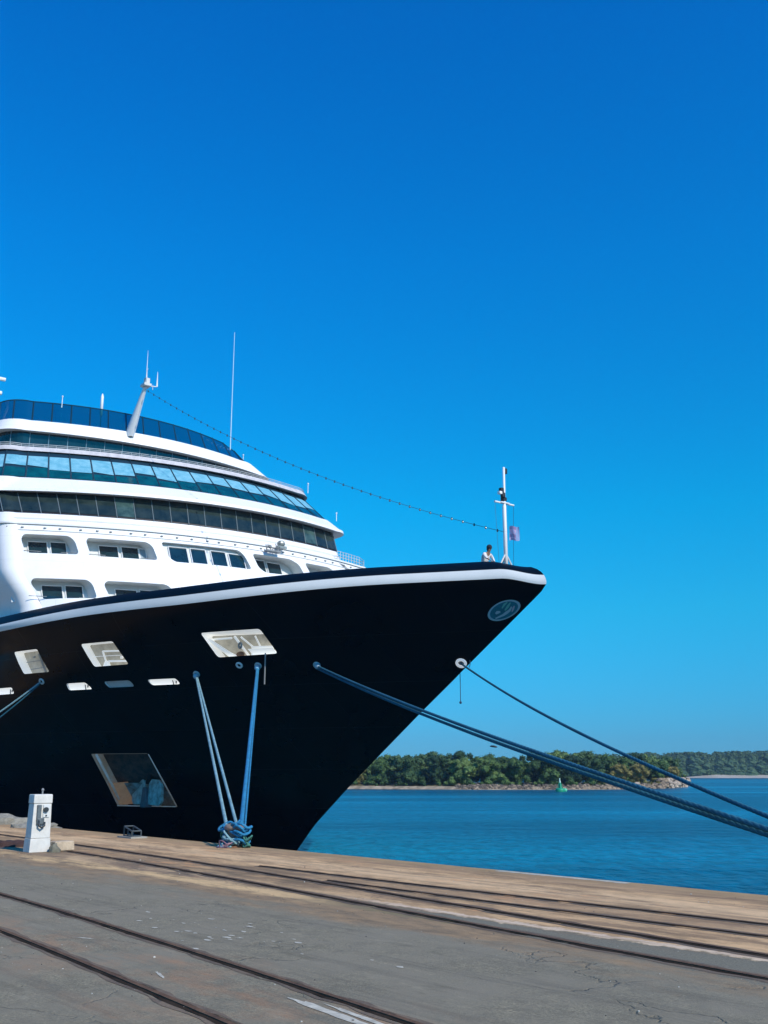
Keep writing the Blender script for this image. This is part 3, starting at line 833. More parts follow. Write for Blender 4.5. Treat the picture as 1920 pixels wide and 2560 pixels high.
def window_row(A, B, pitch, m_glass, m_frame, m_backing, name, t0=.06, t1=.94, gap=.05, far_view=None, backing=True, mul_w=.035, seed=1, pale=0):
    band = empty(name); band.parent = ship
    if backing: ruled('frame', [p for p in A], [p for p in B], m_backing, band)
    # index range: a little of the starboard side, the corner and the front, port corner
    n = len(A)
    i0, i1 = NS - 2, n - NS + 1
    def at(q, t, off=0.0):
        q = min(max(q, 0), n - 1.001); i = int(q); f = q - i
        p = A[i].lerp(A[i+1], f).lerp(B[i].lerp(B[i+1], f), t)
        if off:
            tg = (A[i+1] - A[i]).normalized(); up = (B[i] - A[i]).normalized(); nn = tg.cross(up).normalized()
            c = Vector((-70, 0, p.z))
            if nn.dot(p - c) < 0: nn = -nn
            p = p + nn * off
        return p
    L = arc_param(A, i0, i1); tot = L[-1]; N = max(1, int(round(tot / pitch)))
    def qat(s):
        return i0 + float(np.interp(s, L, range(len(L))))
    rnd = random.Random(seed)
    for k in range(N):
        s0, s1 = tot*k/N + gap/2, tot*(k+1)/N - gap/2
        q0, q1 = qat(s0), qat(s1)
        mb = MB()
        if far_view:
            hb = far_view(rnd, k, N)
            if hb > 0:
                mb.grid(lambda i, j: at(q0 + (q1-q0)*i, t0 + (t1-t0-hb)*j, .03), 3, 1, 0)
                ra, rb = rnd.uniform(0, .10), rnd.uniform(0, .10)
                def fb(i, j):
                    lo = t1 - hb + (ra*(1-i) + rb*i)
                    return at(q0 + (q1-q0)*i, lo + (t1 - lo)*j, .032)
                mb.grid(fb, 4, 1, 1)
            else:
                mb.grid(lambda i, j: at(q0 + (q1-q0)*i, t0 + (t1-t0)*j, .03), 3, 1, 0)
        else:
            mb.grid(lambda i, j: at(q0 + (q1-q0)*i, t0 + (t1-t0)*j, .03), 3, 1, 0)
        gm = m_glass
        if pale and rnd.random() < pale: gm = M_GLASS_DK2
        mb.build('pane', [gm, M_FARVIEW], band)
    for k in range(N + 1):
        q = qat(tot*k/N); mb = MB()
        mb.tube([at(q, 0.0, .04), at(q, 1.0, .04)], mul_w, 4)
        mb.build('mullion', m_frame, band)
    return band

# lower front wall with the openings of two decks (raked outwards towards the foot)
WZ = 15.0
def wu(v, z): return -50.9 - .0205*v*v + .5*(WZ - z)
VS_W, VP_W = 13.95, 9.9
WB = 9.5
def wv(v, z): return v - .95 * sm((v - 10.6) / 3.0) * sm((12.3 - z) / 2.3)
OPEN = {
    'h1': [(12.8, 13.22), (12.95, 14.05), (12.8, 14.37), (10.66, 14.37), (10.40, 14.05), (10.28, 13.25)],
    'h2': [(9.72, 13.18), (9.86, 14.1), (9.74, 14.32), (6.72, 14.32), (6.44, 14.07), (6.28, 13.22)],
    'h3': [(5.35, 13.21), (5.68, 13.5), (5.95, 14.42), (1.31, 14.45), (0.99, 14.13), (0.70, 13.26)],
    'h4': [(-0.21, 13.17), (0.2, 13.45), (0.42, 14.35), (-2.34, 14.38), (-2.93, 14.12), (-3.22, 13.3)],
    'h5': [(-4.2, 13.2), (-3.74, 13.45), (-3.47, 14.32), (-5.55, 14.35), (-6.1, 14.1), (-6.4, 13.3)],
    'h6': [(12.75, 10.57), (12.92, 11.44), (12.66, 11.74), (10.05, 11.76), (9.82, 11.5), (9.68, 10.7)],
    'h7': [(9.0, 10.55), (9.28, 11.5), (9.11, 11.75), (6.09, 11.77), (5.8, 11.5), (5.6, 10.6)],
    'h8': [(-6.9, 14.92), (-6.72, 15.0), (-7.25, 14.5), (-7.6, 14.42)]}
OPEN.pop('h8')
OPEN = {k: round_poly(v, .22, 4) for k, v in OPEN.items()}
vs, fs = cdt_surface((-(VP_W - 1.0), VS_W - .95, WB, WZ), list(OPEN.values()), lambda v, z: S(wu(v, z), wv(v, z), z), (.45, .35))
mb = MB(); mb.add(vs, fs)
def corner(vs_, r, sgn):
    def f(i, j):
        z = WB + (WZ - WB)*j
        u0 = wu(sgn*(vs_ - r), z)
        if i < .4:
            t = pi/2 * (1 - i/.4)
            return S(u0 - r*1.15*(1 - sin(t)), wv(sgn*(vs_ - r*(1 - cos(t))), z), z)
        return S(u0 - r*1.15 - (i-.4)/.6*45, wv(sgn*vs_, z), z)
    return f
mb.grid(corner(VS_W, .95, 1), 20, 8); mb.grid(corner(VP_W, 1.0, -1), 20, 4)
mb.build('front_wall', M_WHITE, ship, smooth=True)
# recess behind each opening with its cabin windows
WINS = {
    'h1': [(12.35, 11.42, 13.4, 14.14), (11.27, 10.5, 13.4, 14.16)],
    'h2': [(8.88, 7.89, 13.4, 14.12), (7.71, 6.81, 13.4, 14.14), (6.76, 6.41, 13.5, 14.1)],
    'h3': [(5.45, 4.40, 13.25, 14.22), (4.2, 3.3, 13.3, 14.24), (2.98, 2.06, 13.3, 14.24), (1.88, 0.9, 13.3, 14.2)],
    'h4': [(-0.2, -1.0, 13.2, 14.25), (-1.15, -2.18, 13.3, 14.2)],
    'h5': [(-4.3, -5.3, 13.2, 13.95)],
    'h6': [(11.9, 10.93, 10.62, 11.5), (10.79, 9.96, 10.62, 11.54)],
    'h7': [(8.37, 7.26, 10.62, 11.48), (7.11, 6.19, 10.62, 11.52)]}
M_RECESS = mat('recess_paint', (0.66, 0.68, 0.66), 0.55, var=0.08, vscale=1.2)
for k, poly in OPEN.items():
    dep = .35 if k == 'h3' else 1.1
    n = len(poly)
    band = empty('balcony'); band.parent = ship
    a = [S(wu(v, z), wv(v, z), z) for v, z in poly]
    cv = sum(p[0] for p in poly)/n; cz = sum(p[1] for p in poly)/n
    b = [S(wu(v, z) - dep, wv(v, z), z) for v, z in poly]
    mb = MB()
    mb.add(a + b, [(i, (i+1) % n, n + (i+1) % n, n + i) for i in range(n)])
    v0, v1 = min(p[0] for p in poly) - .4, max(p[0] for p in poly) + .4
    z0, z1 = min(p[1] for p in poly) - .1, max(p[1] for p in poly) + .2
    mb.grid(lambda i, j: S(wu(v0 + (v1-v0)*i, z0 + (z1-z0)*j) - dep - .002, v0 + (v1-v0)*i, z0 + (z1-z0)*j), 12, 2)
    mb.build('recess', M_RECESS, band)
    for q, (va, vb, za, zb) in enumerate(WINS[k]):
        mb = MB(); D = dep - .05
        mb.grid(lambda i, j: S(wu(va + (vb-va)*i, za + (zb-za)*j) - D, va + (vb-va)*i, za + (zb-za)*j), 2, 1)
        o = mb.build('window', M_GLASS_WIN if not (k == 'h2' and q == 2) else mat('curtain', (0.25, 0.33, 0.38), 0.6), band)
        mb = MB()
        c = [Vector(S(wu(v, z) - D + .02, v, z)) for v, z in ((va, za), (vb, za), (vb, zb), (va, zb), (va, za))]
        for i in range(4): mb.tube([c[i], c[i+1]], .03, 4)
        mb.build('frame', M_WHITE, o)
    if k in ('h1', 'h6', 'h2'):
        mb = MB(); zz = z0 + .22
        mb.tube([Vector(S(wu(v1 - .5, zz) + .02, v1 - .45, zz)), Vector(S(wu(v1 - 1.3, zz) - .1, v1 - 1.3, zz))], .02, 5)
        mb.build('rail', M_GREY, band); mb = MB()
        mb.tube([Vector(S(wu(v0 + .5, zz) + .02, v0 + .45, zz)), Vector(S(wu(v0 + 1.2, zz) - .1, v0 + 1.2, zz))], .02, 5)
        mb.build('rail', M_GREY, band)
# ledge with small fittings, band of plating up to the bridge windows
ZL = 15.0
fL = lambda v: -50.9 - .0205*v*v
L0 = outline(fL, VS_W, VP_W, .95, 1.0, ZL)
L1 = outline(lambda v: fL(v) + .12, VS_W + .12, VP_W + .12, .95, 1.0, ZL - .02)
L2 = [p + Vector((0, 0, .10)) for p in L1]
mbq = ruled('ledge', L1, L2, M_WHITE, ship)
E0 = outline(fc(-51.34, 0, .0215), 13.95, 7.2, .95, .5, 15.75)
Lw = outline(fc(-51.05, 0, .0208), 13.95, 7.6, .95, .8, ZL)
ruled('wall_band', Lw, E0, M_WHITE, ship)
cap_face('bridge_deck', L2, M_WHITE2, ship)
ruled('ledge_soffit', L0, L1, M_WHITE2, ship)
rnd = random.Random(8)
for i in range(26):
    mb = MB()
    v = 13.6 - i * .86 + rnd.uniform(-.12, .12)
    if v < -8: break
    z = 14.78
    mb.box(S(wu(v, z) + .05, v, z), (.08, .13, .06))
    mb.build('wall_lamp', M_GREY, ship)
for z, r_ in ((14.62, .02), (15.42, .012)):
    mb = MB()
    for seg in range(30):
        v0 = 13.6 - seg*.75; v1 = v0 - .75
        f = (lambda v: wu(v, z)) if z < 15 else (lambda v: -51.17 - .0212*v*v)
        mb.tube([S(f(v0) + .03, v0, z), S(f(v1) + .03, v1, z)], r_, 5)
    mb.build('handrail', M_WHITE2, ship)
# short railing and hatch opening at the port end of the bridge deck
mb = MB()
rp_ = [Vector(S(fL(v) + .05, v, 15.1)) for v in np.linspace(-6.6, -8.9, 9)] + [Vector(S(fL(-9) - d, -9.8, 15.1)) for d in (.6, 1.4, 2.2)]
for h in (.18, .36, .55): mb.tube([p + Vector((0, 0, h)) for p in rp_], .018, 5)
for p in rp_: mb.tube([p, p + Vector((0, 0, .55))], .02, 5)
mb.build('deck_railing', M_WHITE2, ship)
mb = MB(); q = [(-6.75, 14.88), (-7.2, 14.84), (-7.95, 14.38), (-7.5, 14.36)]
mb.add([S(wu(v, z) + .02, v, z) for v, z in q], [(0, 1, 2, 3)])
mb.build('wall_vent', M_GREY, ship)
# instrument cluster on the wall and its platform
mb = MB()
c = Vector(S(wu(-1.75, 15) + .35, -1.6, 15.1))
c2 = Vector(S(wu(-1.0, 14.6) + .35, -.9, 14.7))
mb.ball(c + Vector((0, 0, .12)), .26, 0, 10, 6, (1, 1, .8)); mb.box(c + Vector((.05, 0, -.12)), (.3, .6, .16))
mb.build('searchlight', mat('search_grey', (0.35, 0.38, 0.35), 0.4, metal=.3, var=.4, vscale=6), ship, smooth=False)
mb = MB()
for i in range(7):
    a_ = i * .9
    mb.tube([c2 + Vector((0, .5*cos(a_), -.05)), c2 + Vector((.15*sin(a_), .55*cos(a_ + .5), .28 + .1*sin(i*2.1)))], .03, 5)
mb.box(c2 + Vector((0, .0, -.08)), (.35, 1.0, .09)); mb.ball(c2 + Vector((.1, -.3, .16)), .12, 0, 8, 5)
mb.build('signal_gear', M_GREY, ship)

# bridge windows
E1 = outline(fc(-51.83, 0, .0258), 13.95, 7.3, .95, .5, 17.2)
row1 = window_row(E0, E1, 1.02, M_GLASS_DK, M_FRAME_GR, M_DKGREY, 'bridge_window_band', t0=.08, t1=.92, mul_w=.028, gap=.08, pale=.16, seed=4)
E1o = outline(fc(-51.15, 0, .0258), 15.3, 8.2, 1.6, 1.2, 17.15)
E1p = outline(fc(-51.20, 0, .0258), 15.3, 8.2, 1.6, 1.2, 17.33)
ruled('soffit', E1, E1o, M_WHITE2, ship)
ruled('bridge_gutter', E1o, E1p, M_WHITE, ship)
E1q = outline(fc(-51.27, 0, .0258), 15.2, 8.1, 1.6, 1.2, 17.335)
E2 = outline(fc(-52.60, .0, .0237), 14.2, 7.9, 1.6, 1.3, 18.2)
ruled('bridge_roof_band', E1q, E2, M_WHITE, ship)
# slanted lounge windows
E2b = outline(fc(-52.75, .0, .0237), 14.1, 7.75, 1.6, 1.4, 18.2)
ruled('gutter', E2, E2b, M_WHITE2, ship)
E3 = outline(fc(-56.15, .023, .0241), 13.2, 8.35, 1.6, 1.9, 20.7)
def far_views(rnd, k, N):  # share of each pane height taken by the painted view
    if k > N * .93: return 0
    return rnd.uniform(.40, .55)
row2 = window_row(E2b, E3, 1.28, M_GLASS_TL, M_FRAME_DK, M_FRAME_DK, 'lounge_window_band', t0=.03, t1=.80, far_view=far_views, mul_w=.045, gap=.10, seed=5)
E3o = outline(fc(-55.75, -.009, .0225), 13.4, 8.3, 1.6, 1.7, 20.66)
E3p = outline(fc(-56.03, -.009, .0225), 13.3, 8.2, 1.6, 1.7, 21.0)
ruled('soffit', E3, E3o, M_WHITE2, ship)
ruled('deck_edge', E3o, E3p, mat('deck_edge_paint', (0.62, 0.60, 0.60), 0.5, var=.25, vscale=3), ship)
cap_face('upper_deck', E3p, M_DECK, ship)
mb = MB()
P = [p + Vector((0, 0, 0)) for p in E3p[NS:-NS]]
for h in (.10, .2): mb.tube([p + Vector((-.1, 0, h)) for p in P], .018, 5)
for p in P[::2]: mb.tube([p + Vector((-.1, 0, 0)), p + Vector((-.18, 0, .2))], .015, 4)
mb.build('deck_railing', M_WHITE2, ship)
# recessed windows of the deck above
G0 = outline(fc(-59.0, .10, .0225), 12.4, 6.3, 1.6, 1.4, 20.95)
G1 = outline(fc(-58.95, .10, .0225), 12.4, 6.3, 1.6, 1.4, 22.42)
row3 = window_row(G0, G1, 1.15, M_GLASS_WIN, mat('pale_mullion', (0.20, 0.34, 0.42), 0.5), M_FRAME_DK, 'upper_window_band', t0=.05, t1=.95, mul_w=.022, gap=.06)
H0 = outline(fc(-58.45, .10, .0225), 12.9, 6.75, 1.6, 1.5, 22.40)
H1 = outline(fc(-58.75, .139, .0271), 12.6, 5.6, 1.6, 1.9, 23.2)
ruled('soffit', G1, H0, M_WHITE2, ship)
ruled('top_band', H0, H1, M_WHITE, ship)
cap_face('top_deck', [p for p in H1], M_DECK, ship, -.01)
# glass windscreen round the top deck
m = bpy.data.materials.new('tinted_glass'); m.use_nodes = True
nt = m.node_tree; b = nt.nodes['Principled BSDF']; out = nt.nodes['Material Output']
b.inputs['Base Color'].default_value = (0.0, 0.045, 0.075, 1); b.inputs['Roughness'].default_value = .05
tr = nt.nodes.new('ShaderNodeBsdfTransparent'); tr.inputs[0].default_value = (0.08, 0.42, 0.62, 1)
mxs = nt.nodes.new('ShaderNodeMixShader'); mxs.inputs[0].default_value = .55
nt.links.new(tr.outputs[0], mxs.inputs[1]); nt.links.new(b.outputs[0], mxs.inputs[2]); nt.links.new(mxs.outputs[0], out.inputs[0])
K0 = outline(fc(-58.85, .139, .0271), 12.5, 5.3, 1.6, 1.9, 23.2)
K1 = outline(fc(-59.75, .259, .0335), 12.4, 5.3, 1.6, 1.9, 24.6)
K1 = [Vector((p.x, p.y, p.z - 1.0 * sm((p.y - 2.6) / 3.6))) for p in K1]
row4 = window_row(K0, K1, 1.15, m, M_FRAME_DK, None, 'windscreen', t0=.02, t1=.98, mul_w=.045, gap=.05, backing=False)
mb = MB(); mb.tube(K1[NS-2:-NS+2], .04, 5); mb.build('windscreen_rail', M_FRAME_DK, ship)

# ---- signal mast raked forward on the top band
mb = MB()
base = Vector(S(-59.0, 5.05, 22.85)); top = Vector(S(-57.0, 5.0, 25.75))
N_ = 8
def mastf(i, j):
    t = i; c = base.lerp(top, t)
    wx = .55*(1-t) + .17*t; wy = .30*(1-t) + .12*t
    a_ = 2*pi*j
    return c + Vector((wx*cos(a_), wy*sin(a_), 0))
mb.grid(mastf, 6, 12); o = mb.build('signal_mast', M_WHITE, ship, smooth=True)
mb = MB()
mb.box(top + Vector((.12, 0, .12)), (.62, .5, .16)); mb.box(top + Vector((.22, 0, .38)), (.26, .3, .38))
mb.tube([top + Vector((-.05, .55, .0)), top + Vector((-.05, .55, .35))], .02, 5); mb.build('mast_head', M_WHITE2, o)
mb = MB()
mb.tube([top + Vector((-.2, .9, .35)), top + Vector((-.2, .9, 1.4))], lambda t: .05*(1-t) + .01, 6)
mb.tube([top + Vector((-.2, .0, .2)), top + Vector((-.2, .9, .35))], .03, 6)
mb.tube([top + Vector((.0, .05, .3)), top + Vector((.0, .05, 2.6))], lambda t: .028*(1-t) + .008, 6)
mb.tube([top + Vector((.45, -.1, .3)), top + Vector((.5, -.15, .95)), top + Vector((.62, -.15, 1.1))], .02, 6)
mb.build('aerial', M_WHITE, o)
mb = MB(); mb.tube([Vector(S(-59.35, 6.6, 23.05)), Vector(S(-59.25, 5.3, 23.02))], .11, 8); mb.build('mast_step', M_WHITE, ship)
mb = MB(); a_ = Vector(S(-60.74, -3.42, 23.2)); mb.tube([a_, a_ + Vector((0, 0, 1.5)), a_ + Vector((-.05, 0, 10.2))], lambda t: .055 - .035*t, 7)
mb.build('whip_aerial', mat('pale_blue_paint', (0.55, 0.72, 0.78), 0.4), ship)
mb = MB(); a_ = Vector(S(-60.4, 6.45, 23.2)); mb.tube([a_, a_ + Vector((0, 0, 1.3)), a_ + Vector((0, 0, 1.32)), a_ + Vector((0, 0, 2.6)), a_ + Vector((0, 0, 2.85))], lambda t: .03 if t < .3 else (.10 if t < .9 else .02), 8)
mb.build('aerial_rod', M_WHITE, ship, smooth=True)
mb = MB()
for (X, z, l, r_) in ((-62.0, 26.05, 1.1, .13), (-62.0, 25.1, .7, .14)):
    mb.tube([S(X, 13.4, z), S(X, 12.3 + (.15 if z < 26 else 0), z + .02)], r_, 8)
mb.tube([S(-62.0, 13.4, 23.2), S(-62.0, 13.4, 26.1)], .1, 8)
mb.build('radar_arm', M_WHITE, ship)
for i, (U, V, z, h) in enumerate([(-60.9, -4.6, 23.2, .9), (-57.3, -7.9, 21.0, .7), (-53.6, -7.8, 18.2, .55), (-59.2, 9.5, 24.0, .75)]):
    mb = MB(); mb.tube([S(U, V, z), S(U, V, z + h)], .025, 5); mb.ball(S(U, V, z + h), .06, 0, 8, 5); mb.build('deck_light', M_WHITE, ship)

# ---- foremast
fm = empty('foremast', (-29.9, 0, 8.98)); fm.parent = ship
mb = MB(); mb.tube([(0, 0, 0), (0, 0, 4.0), (0.02, 0, 4.05), (.04, 0, 5.75)], lambda t: .085 if t < .5 else .05, 10); mb.build('pole', M_WHITE, fm, smooth=True)
mb = MB(); mb.tube([(0, -.58, 4.12), (0, .58, 4.12)], .045, 8); mb.box((0, .0, 4.14), (.16, .5, .05)); mb.build('crosstree', M_WHITE, fm)
mb = MB(); mb.box((0, .12, 5.6), (.14, .14, .24)); mb.build('mast_lamp', M_DKGREY, fm, bevel=.02)
mb = MB(); mb.box((.08, -.14, 4.45), (.16, .16, .22)); mb.box((.05, -.2, 4.66), (.18, .16, .22)); mb.box((0.0, -.02, 4.3), (.2, .2, .16)); mb.build('mast_lamp', M_DKGREY, fm, bevel=.02)
mb = MB(); mb.box((.1, -.34, 4.52), (.16, .16, .13)); mb.build('mast_lamp', M_WHITE, fm, bevel=.02)
mb = MB()
for s_ in (-1, 1): mb.tube([(0, 0, 1.9), (.15, -.75*s_ if s_ > 0 else .5, .9)], .035, 6)
mb.tube([(0, 0, 1.9), (-.9, 0, .2)], .035, 6); mb.build('stay', M_WHITE2, fm)
mb = MB(); mb.tube([(.0, -.56, 4.1), (.05, -.55, 3.0), (.05, -.45, 1.2)], .008, 4); mb.tube([(-.0, .56, 4.1), (-.05, .5, 1.2)], .008, 4); mb.build('halyard', M_WIRE, fm)

# small fittings along the bulwark top
for i, (U, w_, h) in enumerate([(-31.5, .5, .08), (-32.6, .2, .18), (-33.3, .5, .07)]):
    mb = MB(); c = Vector(S(U, hv(U, 10.0) - .35, 10.02)); mb.box(c, (w_, .15, h + .1)); mb.build('bulwark_fitting', M_WHITE2, ship)

# ================================================================== THINGS ON AND ABOUT THE SHIP
# flag on the foremast
def flag():
    mb = MB(); w, h = .46, .62
    def f(i, j):
        return (.14 + i*w*.95, .10 + i*w*.35 + .03*sin(i*7 + j*2), 2.45 + j*h + .03*sin(i*6) - i*.05)
    def kf(i, j):
        if i >= 7: return 0
        return (1 if j in (1, 4, 5, 6) else 2) if (i + j) % 5 else 0
    mb.grid(f, 10, 9, 0, kf)
    o = mb.build('flag', [mat('flag_pale_blue', (0.36, 0.45, 0.70), 0.8), mat('flag_pink', (0.62, 0.45, 0.66), 0.8), mat('flag_mauve', (0.35, 0.25, 0.45), 0.8)], None, smooth=True)
    w0 = ship_w(-29.9, 0, 8.98); o.location = w0; o.rotation_euler = (0, 0, TH - pi/2)
    tag(o, 'small faded pink and blue flag hanging from the white foremast at the bow', 'flag')
flag()

# string of bulbs from the signal mast to the foremast
def string_lights():
    o = empty('string_lights', ship_w(-30.0, 0, 11.85), TH - pi/2)
    tag(o, 'long string of small bulbs sloping from the upper mast down to the foremast', 'string lights')
    A = Vector((0, 0, 0)); B = Vector(S(-56.9, 5.0, 25.6)) - Vector(S(-30.0, 0, 11.85))
    def P(t): return A.lerp(B, t) - Vector((0, 0, 4*.95*t*(1-t)))
    mb = MB(); mb.tube([P(i/60) for i in range(61)], .011, 5); mb.build('cable', M_WIRE, o)
    n = 44
    mbx = MB(); mbx.ball((0, 0, -.03), .045, 0, 8, 6); mbx.tube([(0, 0, 0), (0, 0, .05)], .03, 6, 1)
    me = None
    for k in range(n):
        if me is None:
            b = mbx.build('bulb', [mat('bulb_glass', (0.02, 0.06, 0.12), 0.2), M_DKGREY], o); me = b.data
        else:
            b = bpy.data.objects.new('bulb', me); link(b, o)
        b.location = P((k + .5) / n)
string_lights()

# crew member at the bow
def skin_body(name, nodes, edges, m, parent, sub=2, root=0):
    me = bpy.data.meshes.new(name)
    me.from_pydata([n[0] for n in nodes], edges, [])
    o = bpy.data.objects.new(name, me); link(o, parent)
    me.materials.append(m)
    sk = o.modifiers.new('skin', 'SKIN'); sk.use_smooth_shade = True; sk.branch_smoothing = 0.4
    if not me.skin_vertices:
        bm = bmesh.new(); bm.from_mesh(me); bm.verts.layers.skin.verify(); bm.to_mesh(me); bm.free()
    for i, n in enumerate(nodes):
        r = n[1]; me.skin_vertices[0].data[i].radius = (r, r) if not isinstance(r, tuple) else r
        me.skin_vertices[0].data[i].use_root = (i == root)
    s = o.modifiers.new('sub', 'SUBSURF'); s.levels = sub; s.render_levels = sub
    return o
def person():
    o = empty('person', ship_w(-30.55, .70, 9.45), TH - pi/2)
    tag(o, 'person in a pale shirt with dark hair leaning forward behind the bulwark at the bow', 'person')
    skin = mat('skin', (0.30, 0.17, 0.11), 0.6)
    N = []; E_ = []
    def add(p, r, par=None):
        N.append((p, r)); 
        if par is not None: E_.append((par, len(N)-1))
        return len(N)-1
    pel = add((0, 0, .92), (.13, .15)); w = add((.06, 0, 1.08), (.11, .14), pel); ch = add((.20, 0, 1.32), (.12, .17), w)
    nk = add((.31, 0, 1.45), .06, ch); jaw = add((.38, 0, 1.51), (.065, .06), nk); hd = add((.40, 0, 1.60), (.095, .078), jaw); tp = add((.39, 0, 1.69), (.075, .065), hd)
    for s in (-1, 1):
        hip = add((0, .09*s, .84), (.09, .09), pel); kn = add((.05, .11*s, .48), .06, hip); an = add((-.02, .12*s, .09), .04, kn); add((.12, .13*s, .035), .035, an)
        sh = add((.23, .19*s, 1.37), .06, ch)
        if s < 0: el = add((.42, .26*s, 1.17), .042, sh); wr = add((.60, .2*s, 1.02), .03, el); hn = add((.66, .18*s, .985), (.035, .022), wr); d = (.55, 0, -.45)
        else: el = add((.34, .25*s, 1.12), .042, sh); wr = add((.50, .22*s, .92), .03, el); hn = add((.55, .21*s, .87), (.035, .022), wr); d = (.45, 0, -.6)
        for q in range(4):
            off = (q - 1.5) * .019; L_ = (.036, .042, .04, .03)[q]
            a1 = add((N[hn][0][0] + d[0]*.06, N[hn][0][1] + off, N[hn][0][2] + d[2]*.06), .0095, hn)
            a2 = add((N[a1][0][0] + d[0]*L_*1.1, N[a1][0][1], N[a1][0][2] + d[2]*L_ - .008), .0085, a1)
            add((N[a2][0][0] + .003, N[a2][0][1], N[a2][0][2] - L_*.7), .0075, a2)
        t1 = add((N[wr][0][0] + .035, N[wr][0][1] - s*.03, N[wr][0][2] - .03), .0105, wr); add((N[t1][0][0] + .02, N[t1][0][1] - s*.012, N[t1][0][2] - .03), .009, t1)
    skin_body('body', N, E_, skin, o, 2, 0)
    # nose, ears, eyes
    mb = MB(); mb.ball((.485, 0, 1.585), .018, 0, 8, 6, (1, .7, 1.2)); mb.ball((.39, .082, 1.59), .02, 0, 8, 6, (.6, .4, 1.2)); mb.ball((.39, -.082, 1.59), .02, 0, 8, 6, (.6, .4, 1.2)); mb.build('face', skin, o, smooth=True)
    mb = MB()
    for s in (-1, 1): mb.ball((.468, .03*s, 1.615), .011, 0, 8, 6)
    mb.box((.47, 0, 1.545), (.01, .045, .008)); mb.build('eye', M_DKGREY, o)
    mb = MB(); mb.ball((.37, 0, 1.645), .122, 0, 14, 10, (1.05, .95, 1.0)); mb.ball((.325, 0, 1.57), .10, 0, 12, 8, (.8, 1, 1.1)); mb.build('hair', mat('dark_hair', (0.008, 0.012, 0.025), 0.7, bump=.5, bscale=60), o, smooth=True)
    sh_m = mat('pale_shirt', (0.78, 0.74, 0.72), 0.8, var=.15, vscale=8, bump=.5, bscale=14)
    N = [((-.01, 0, .90), (.15, .17)), ((.06, 0, 1.08), (.15, .17)), ((.19, 0, 1.30), (.15, .19)), ((.25, 0, 1.40), (.09, .11)), ((.23, -.2, 1.37), .085), ((.40, -.26, 1.18), .062), ((.50, -.23, 1.10), .05), ((.23, .2, 1.37), .085), ((.34, .25, 1.14), .062), ((.40, .235, 1.04), .05)]
    skin_body('shirt', N, [(0, 1), (1, 2), (2, 3), (2, 4), (4, 5), (5, 6), (2, 7), (7, 8), (8, 9)], sh_m, o, 2, 0)
    N = [((0, 0, .93), (.14, .16)), ((0, -.09, .82), .105), ((.05, -.11, .48), .078), ((-.01, -.12, .12), .06), ((0, .09, .82), .105), ((.05, .11, .48), .078), ((-.01, .12, .12), .06)]
    skin_body('trousers', N, [(0, 1), (1, 2), (2, 3), (0, 4), (4, 5), (5, 6)], M_NAVY, o, 2, 0)
person()

# ------------------------------------------------------------------ mooring ropes
def sagline(A, B, sag, n=60):
    A, B = Vector(A), Vector(B)
    return [A.lerp(B, i/n) - Vector((0, 0, 4*sag*(i/n)*(1 - i/n))) for i in range(n+1)]
def lead_w(k, off=.1):
    p, n = hull_n(*LEADS[k]); p = p + n*off
    return Vector((SLOC(p)))
def SLOC(p):
    return ship_w(p.x, -p.y, p.z)
def rope(label, pts, r, m, sleeve=None, group=None, twist=True):
    o = empty('mooring_rope', pts[0]); tag(o, label, 'rope', group)
    P = [p - pts[0] for p in pts]
    mb = MB()
    if twist:
        # three strands laid together
        L = sum((P[i+1]-P[i]).length for i in range(len(P)-1)); n = min(900, int(L / .045))
        for s in range(3):
            q = []
            for i in range(n+1):
                t = i/n*(len(P)-1); k = min(int(t), len(P)-2); f = t-k
                c = P[k].lerp(P[k+1], f); d = (P[k+1]-P[k]).normalized(); a = d.cross(Vector((0, 0, 1))).normalized(); b = d.cross(a)
                ph = 2*pi*(i/n*L/.55) + s*2*pi/3
                q.append(c + (a*cos(ph) + b*sin(ph))*r*.26)
            mb.tube(q, r*.74, 6)
    else: mb.tube(P, r, 8)
    mb.build('rope_line', m, o, smooth=True)
    if sleeve:
        d = (P[1]-P[0]).normalized(); mb = MB()
        mb.tube([P[0] + d*sleeve*(q/8) for q in range(9)], lambda t: .055 + .085*sin(pi*min(1, t*.9 + .08)), 12)
        mb.build('sleeve', mat('sleeve_canvas', (0.46, 0.60, 0.66), .8, var=.3, vscale=6) if m is not M_ROPE_BR else mat('sleeve_blue', (0.22, 0.48, 0.66), .8, var=.3, vscale=6), o, smooth=True)
    return o
BOL_R = quay_w(-5.65, .35, .42)
BOL_M = quay_w(-21.72, .42, .30)
def lead_pt(U, V, z): return ship_w(U, V, z)
rope('thin dark blue rope running from beside the stem down to the right edge', sagline(SLOC(hull_n(-32.56, 6.43)[0] + hull_n(-32.56, 6.43)[1] * .1), BOL_R, .4, 80), .045, M_ROPE, None, 'mooring ropes')
A = lead_w('rp')
rope('upper rope of the thick pair crossing in front of the island', sagline(A + Vector((0, 0, .03)), BOL_R + Vector((-.04, 0, .0)), .24, 80), .05, M_ROPE, .5, 'mooring ropes')
rope('lower rope of the thick pair crossing in front of the island', sagline(A - Vector((0, 0, .08)), BOL_R + Vector((.03, 0, -.09)), .27, 80), .05, M_ROPE, None, 'mooring ropes')
A = lead_w('v1')
rope('outer left strand of the pale rope pair slanting down the hull to the bollard', sagline(A, BOL_M + Vector((-.22, .1, .12)), .0, 40), .048, M_ROPE_PALE, .62, 'mooring ropes')
rope('inner strand of the pale rope pair slanting down the hull to the bollard', sagline(A + Vector((.04, 0, 0)), BOL_M + Vector((.03, 0, .2)), .0, 40), .045, M_ROPE_PALE, None, 'mooring ropes')
A = lead_w('v2')
rope('bright blue double rope falling almost straight down the hull to the bollard', sagline(A, BOL_M + Vector((.14, 0, .25)), .0, 40), .06, M_ROPE_BR, .6, 'mooring ropes')
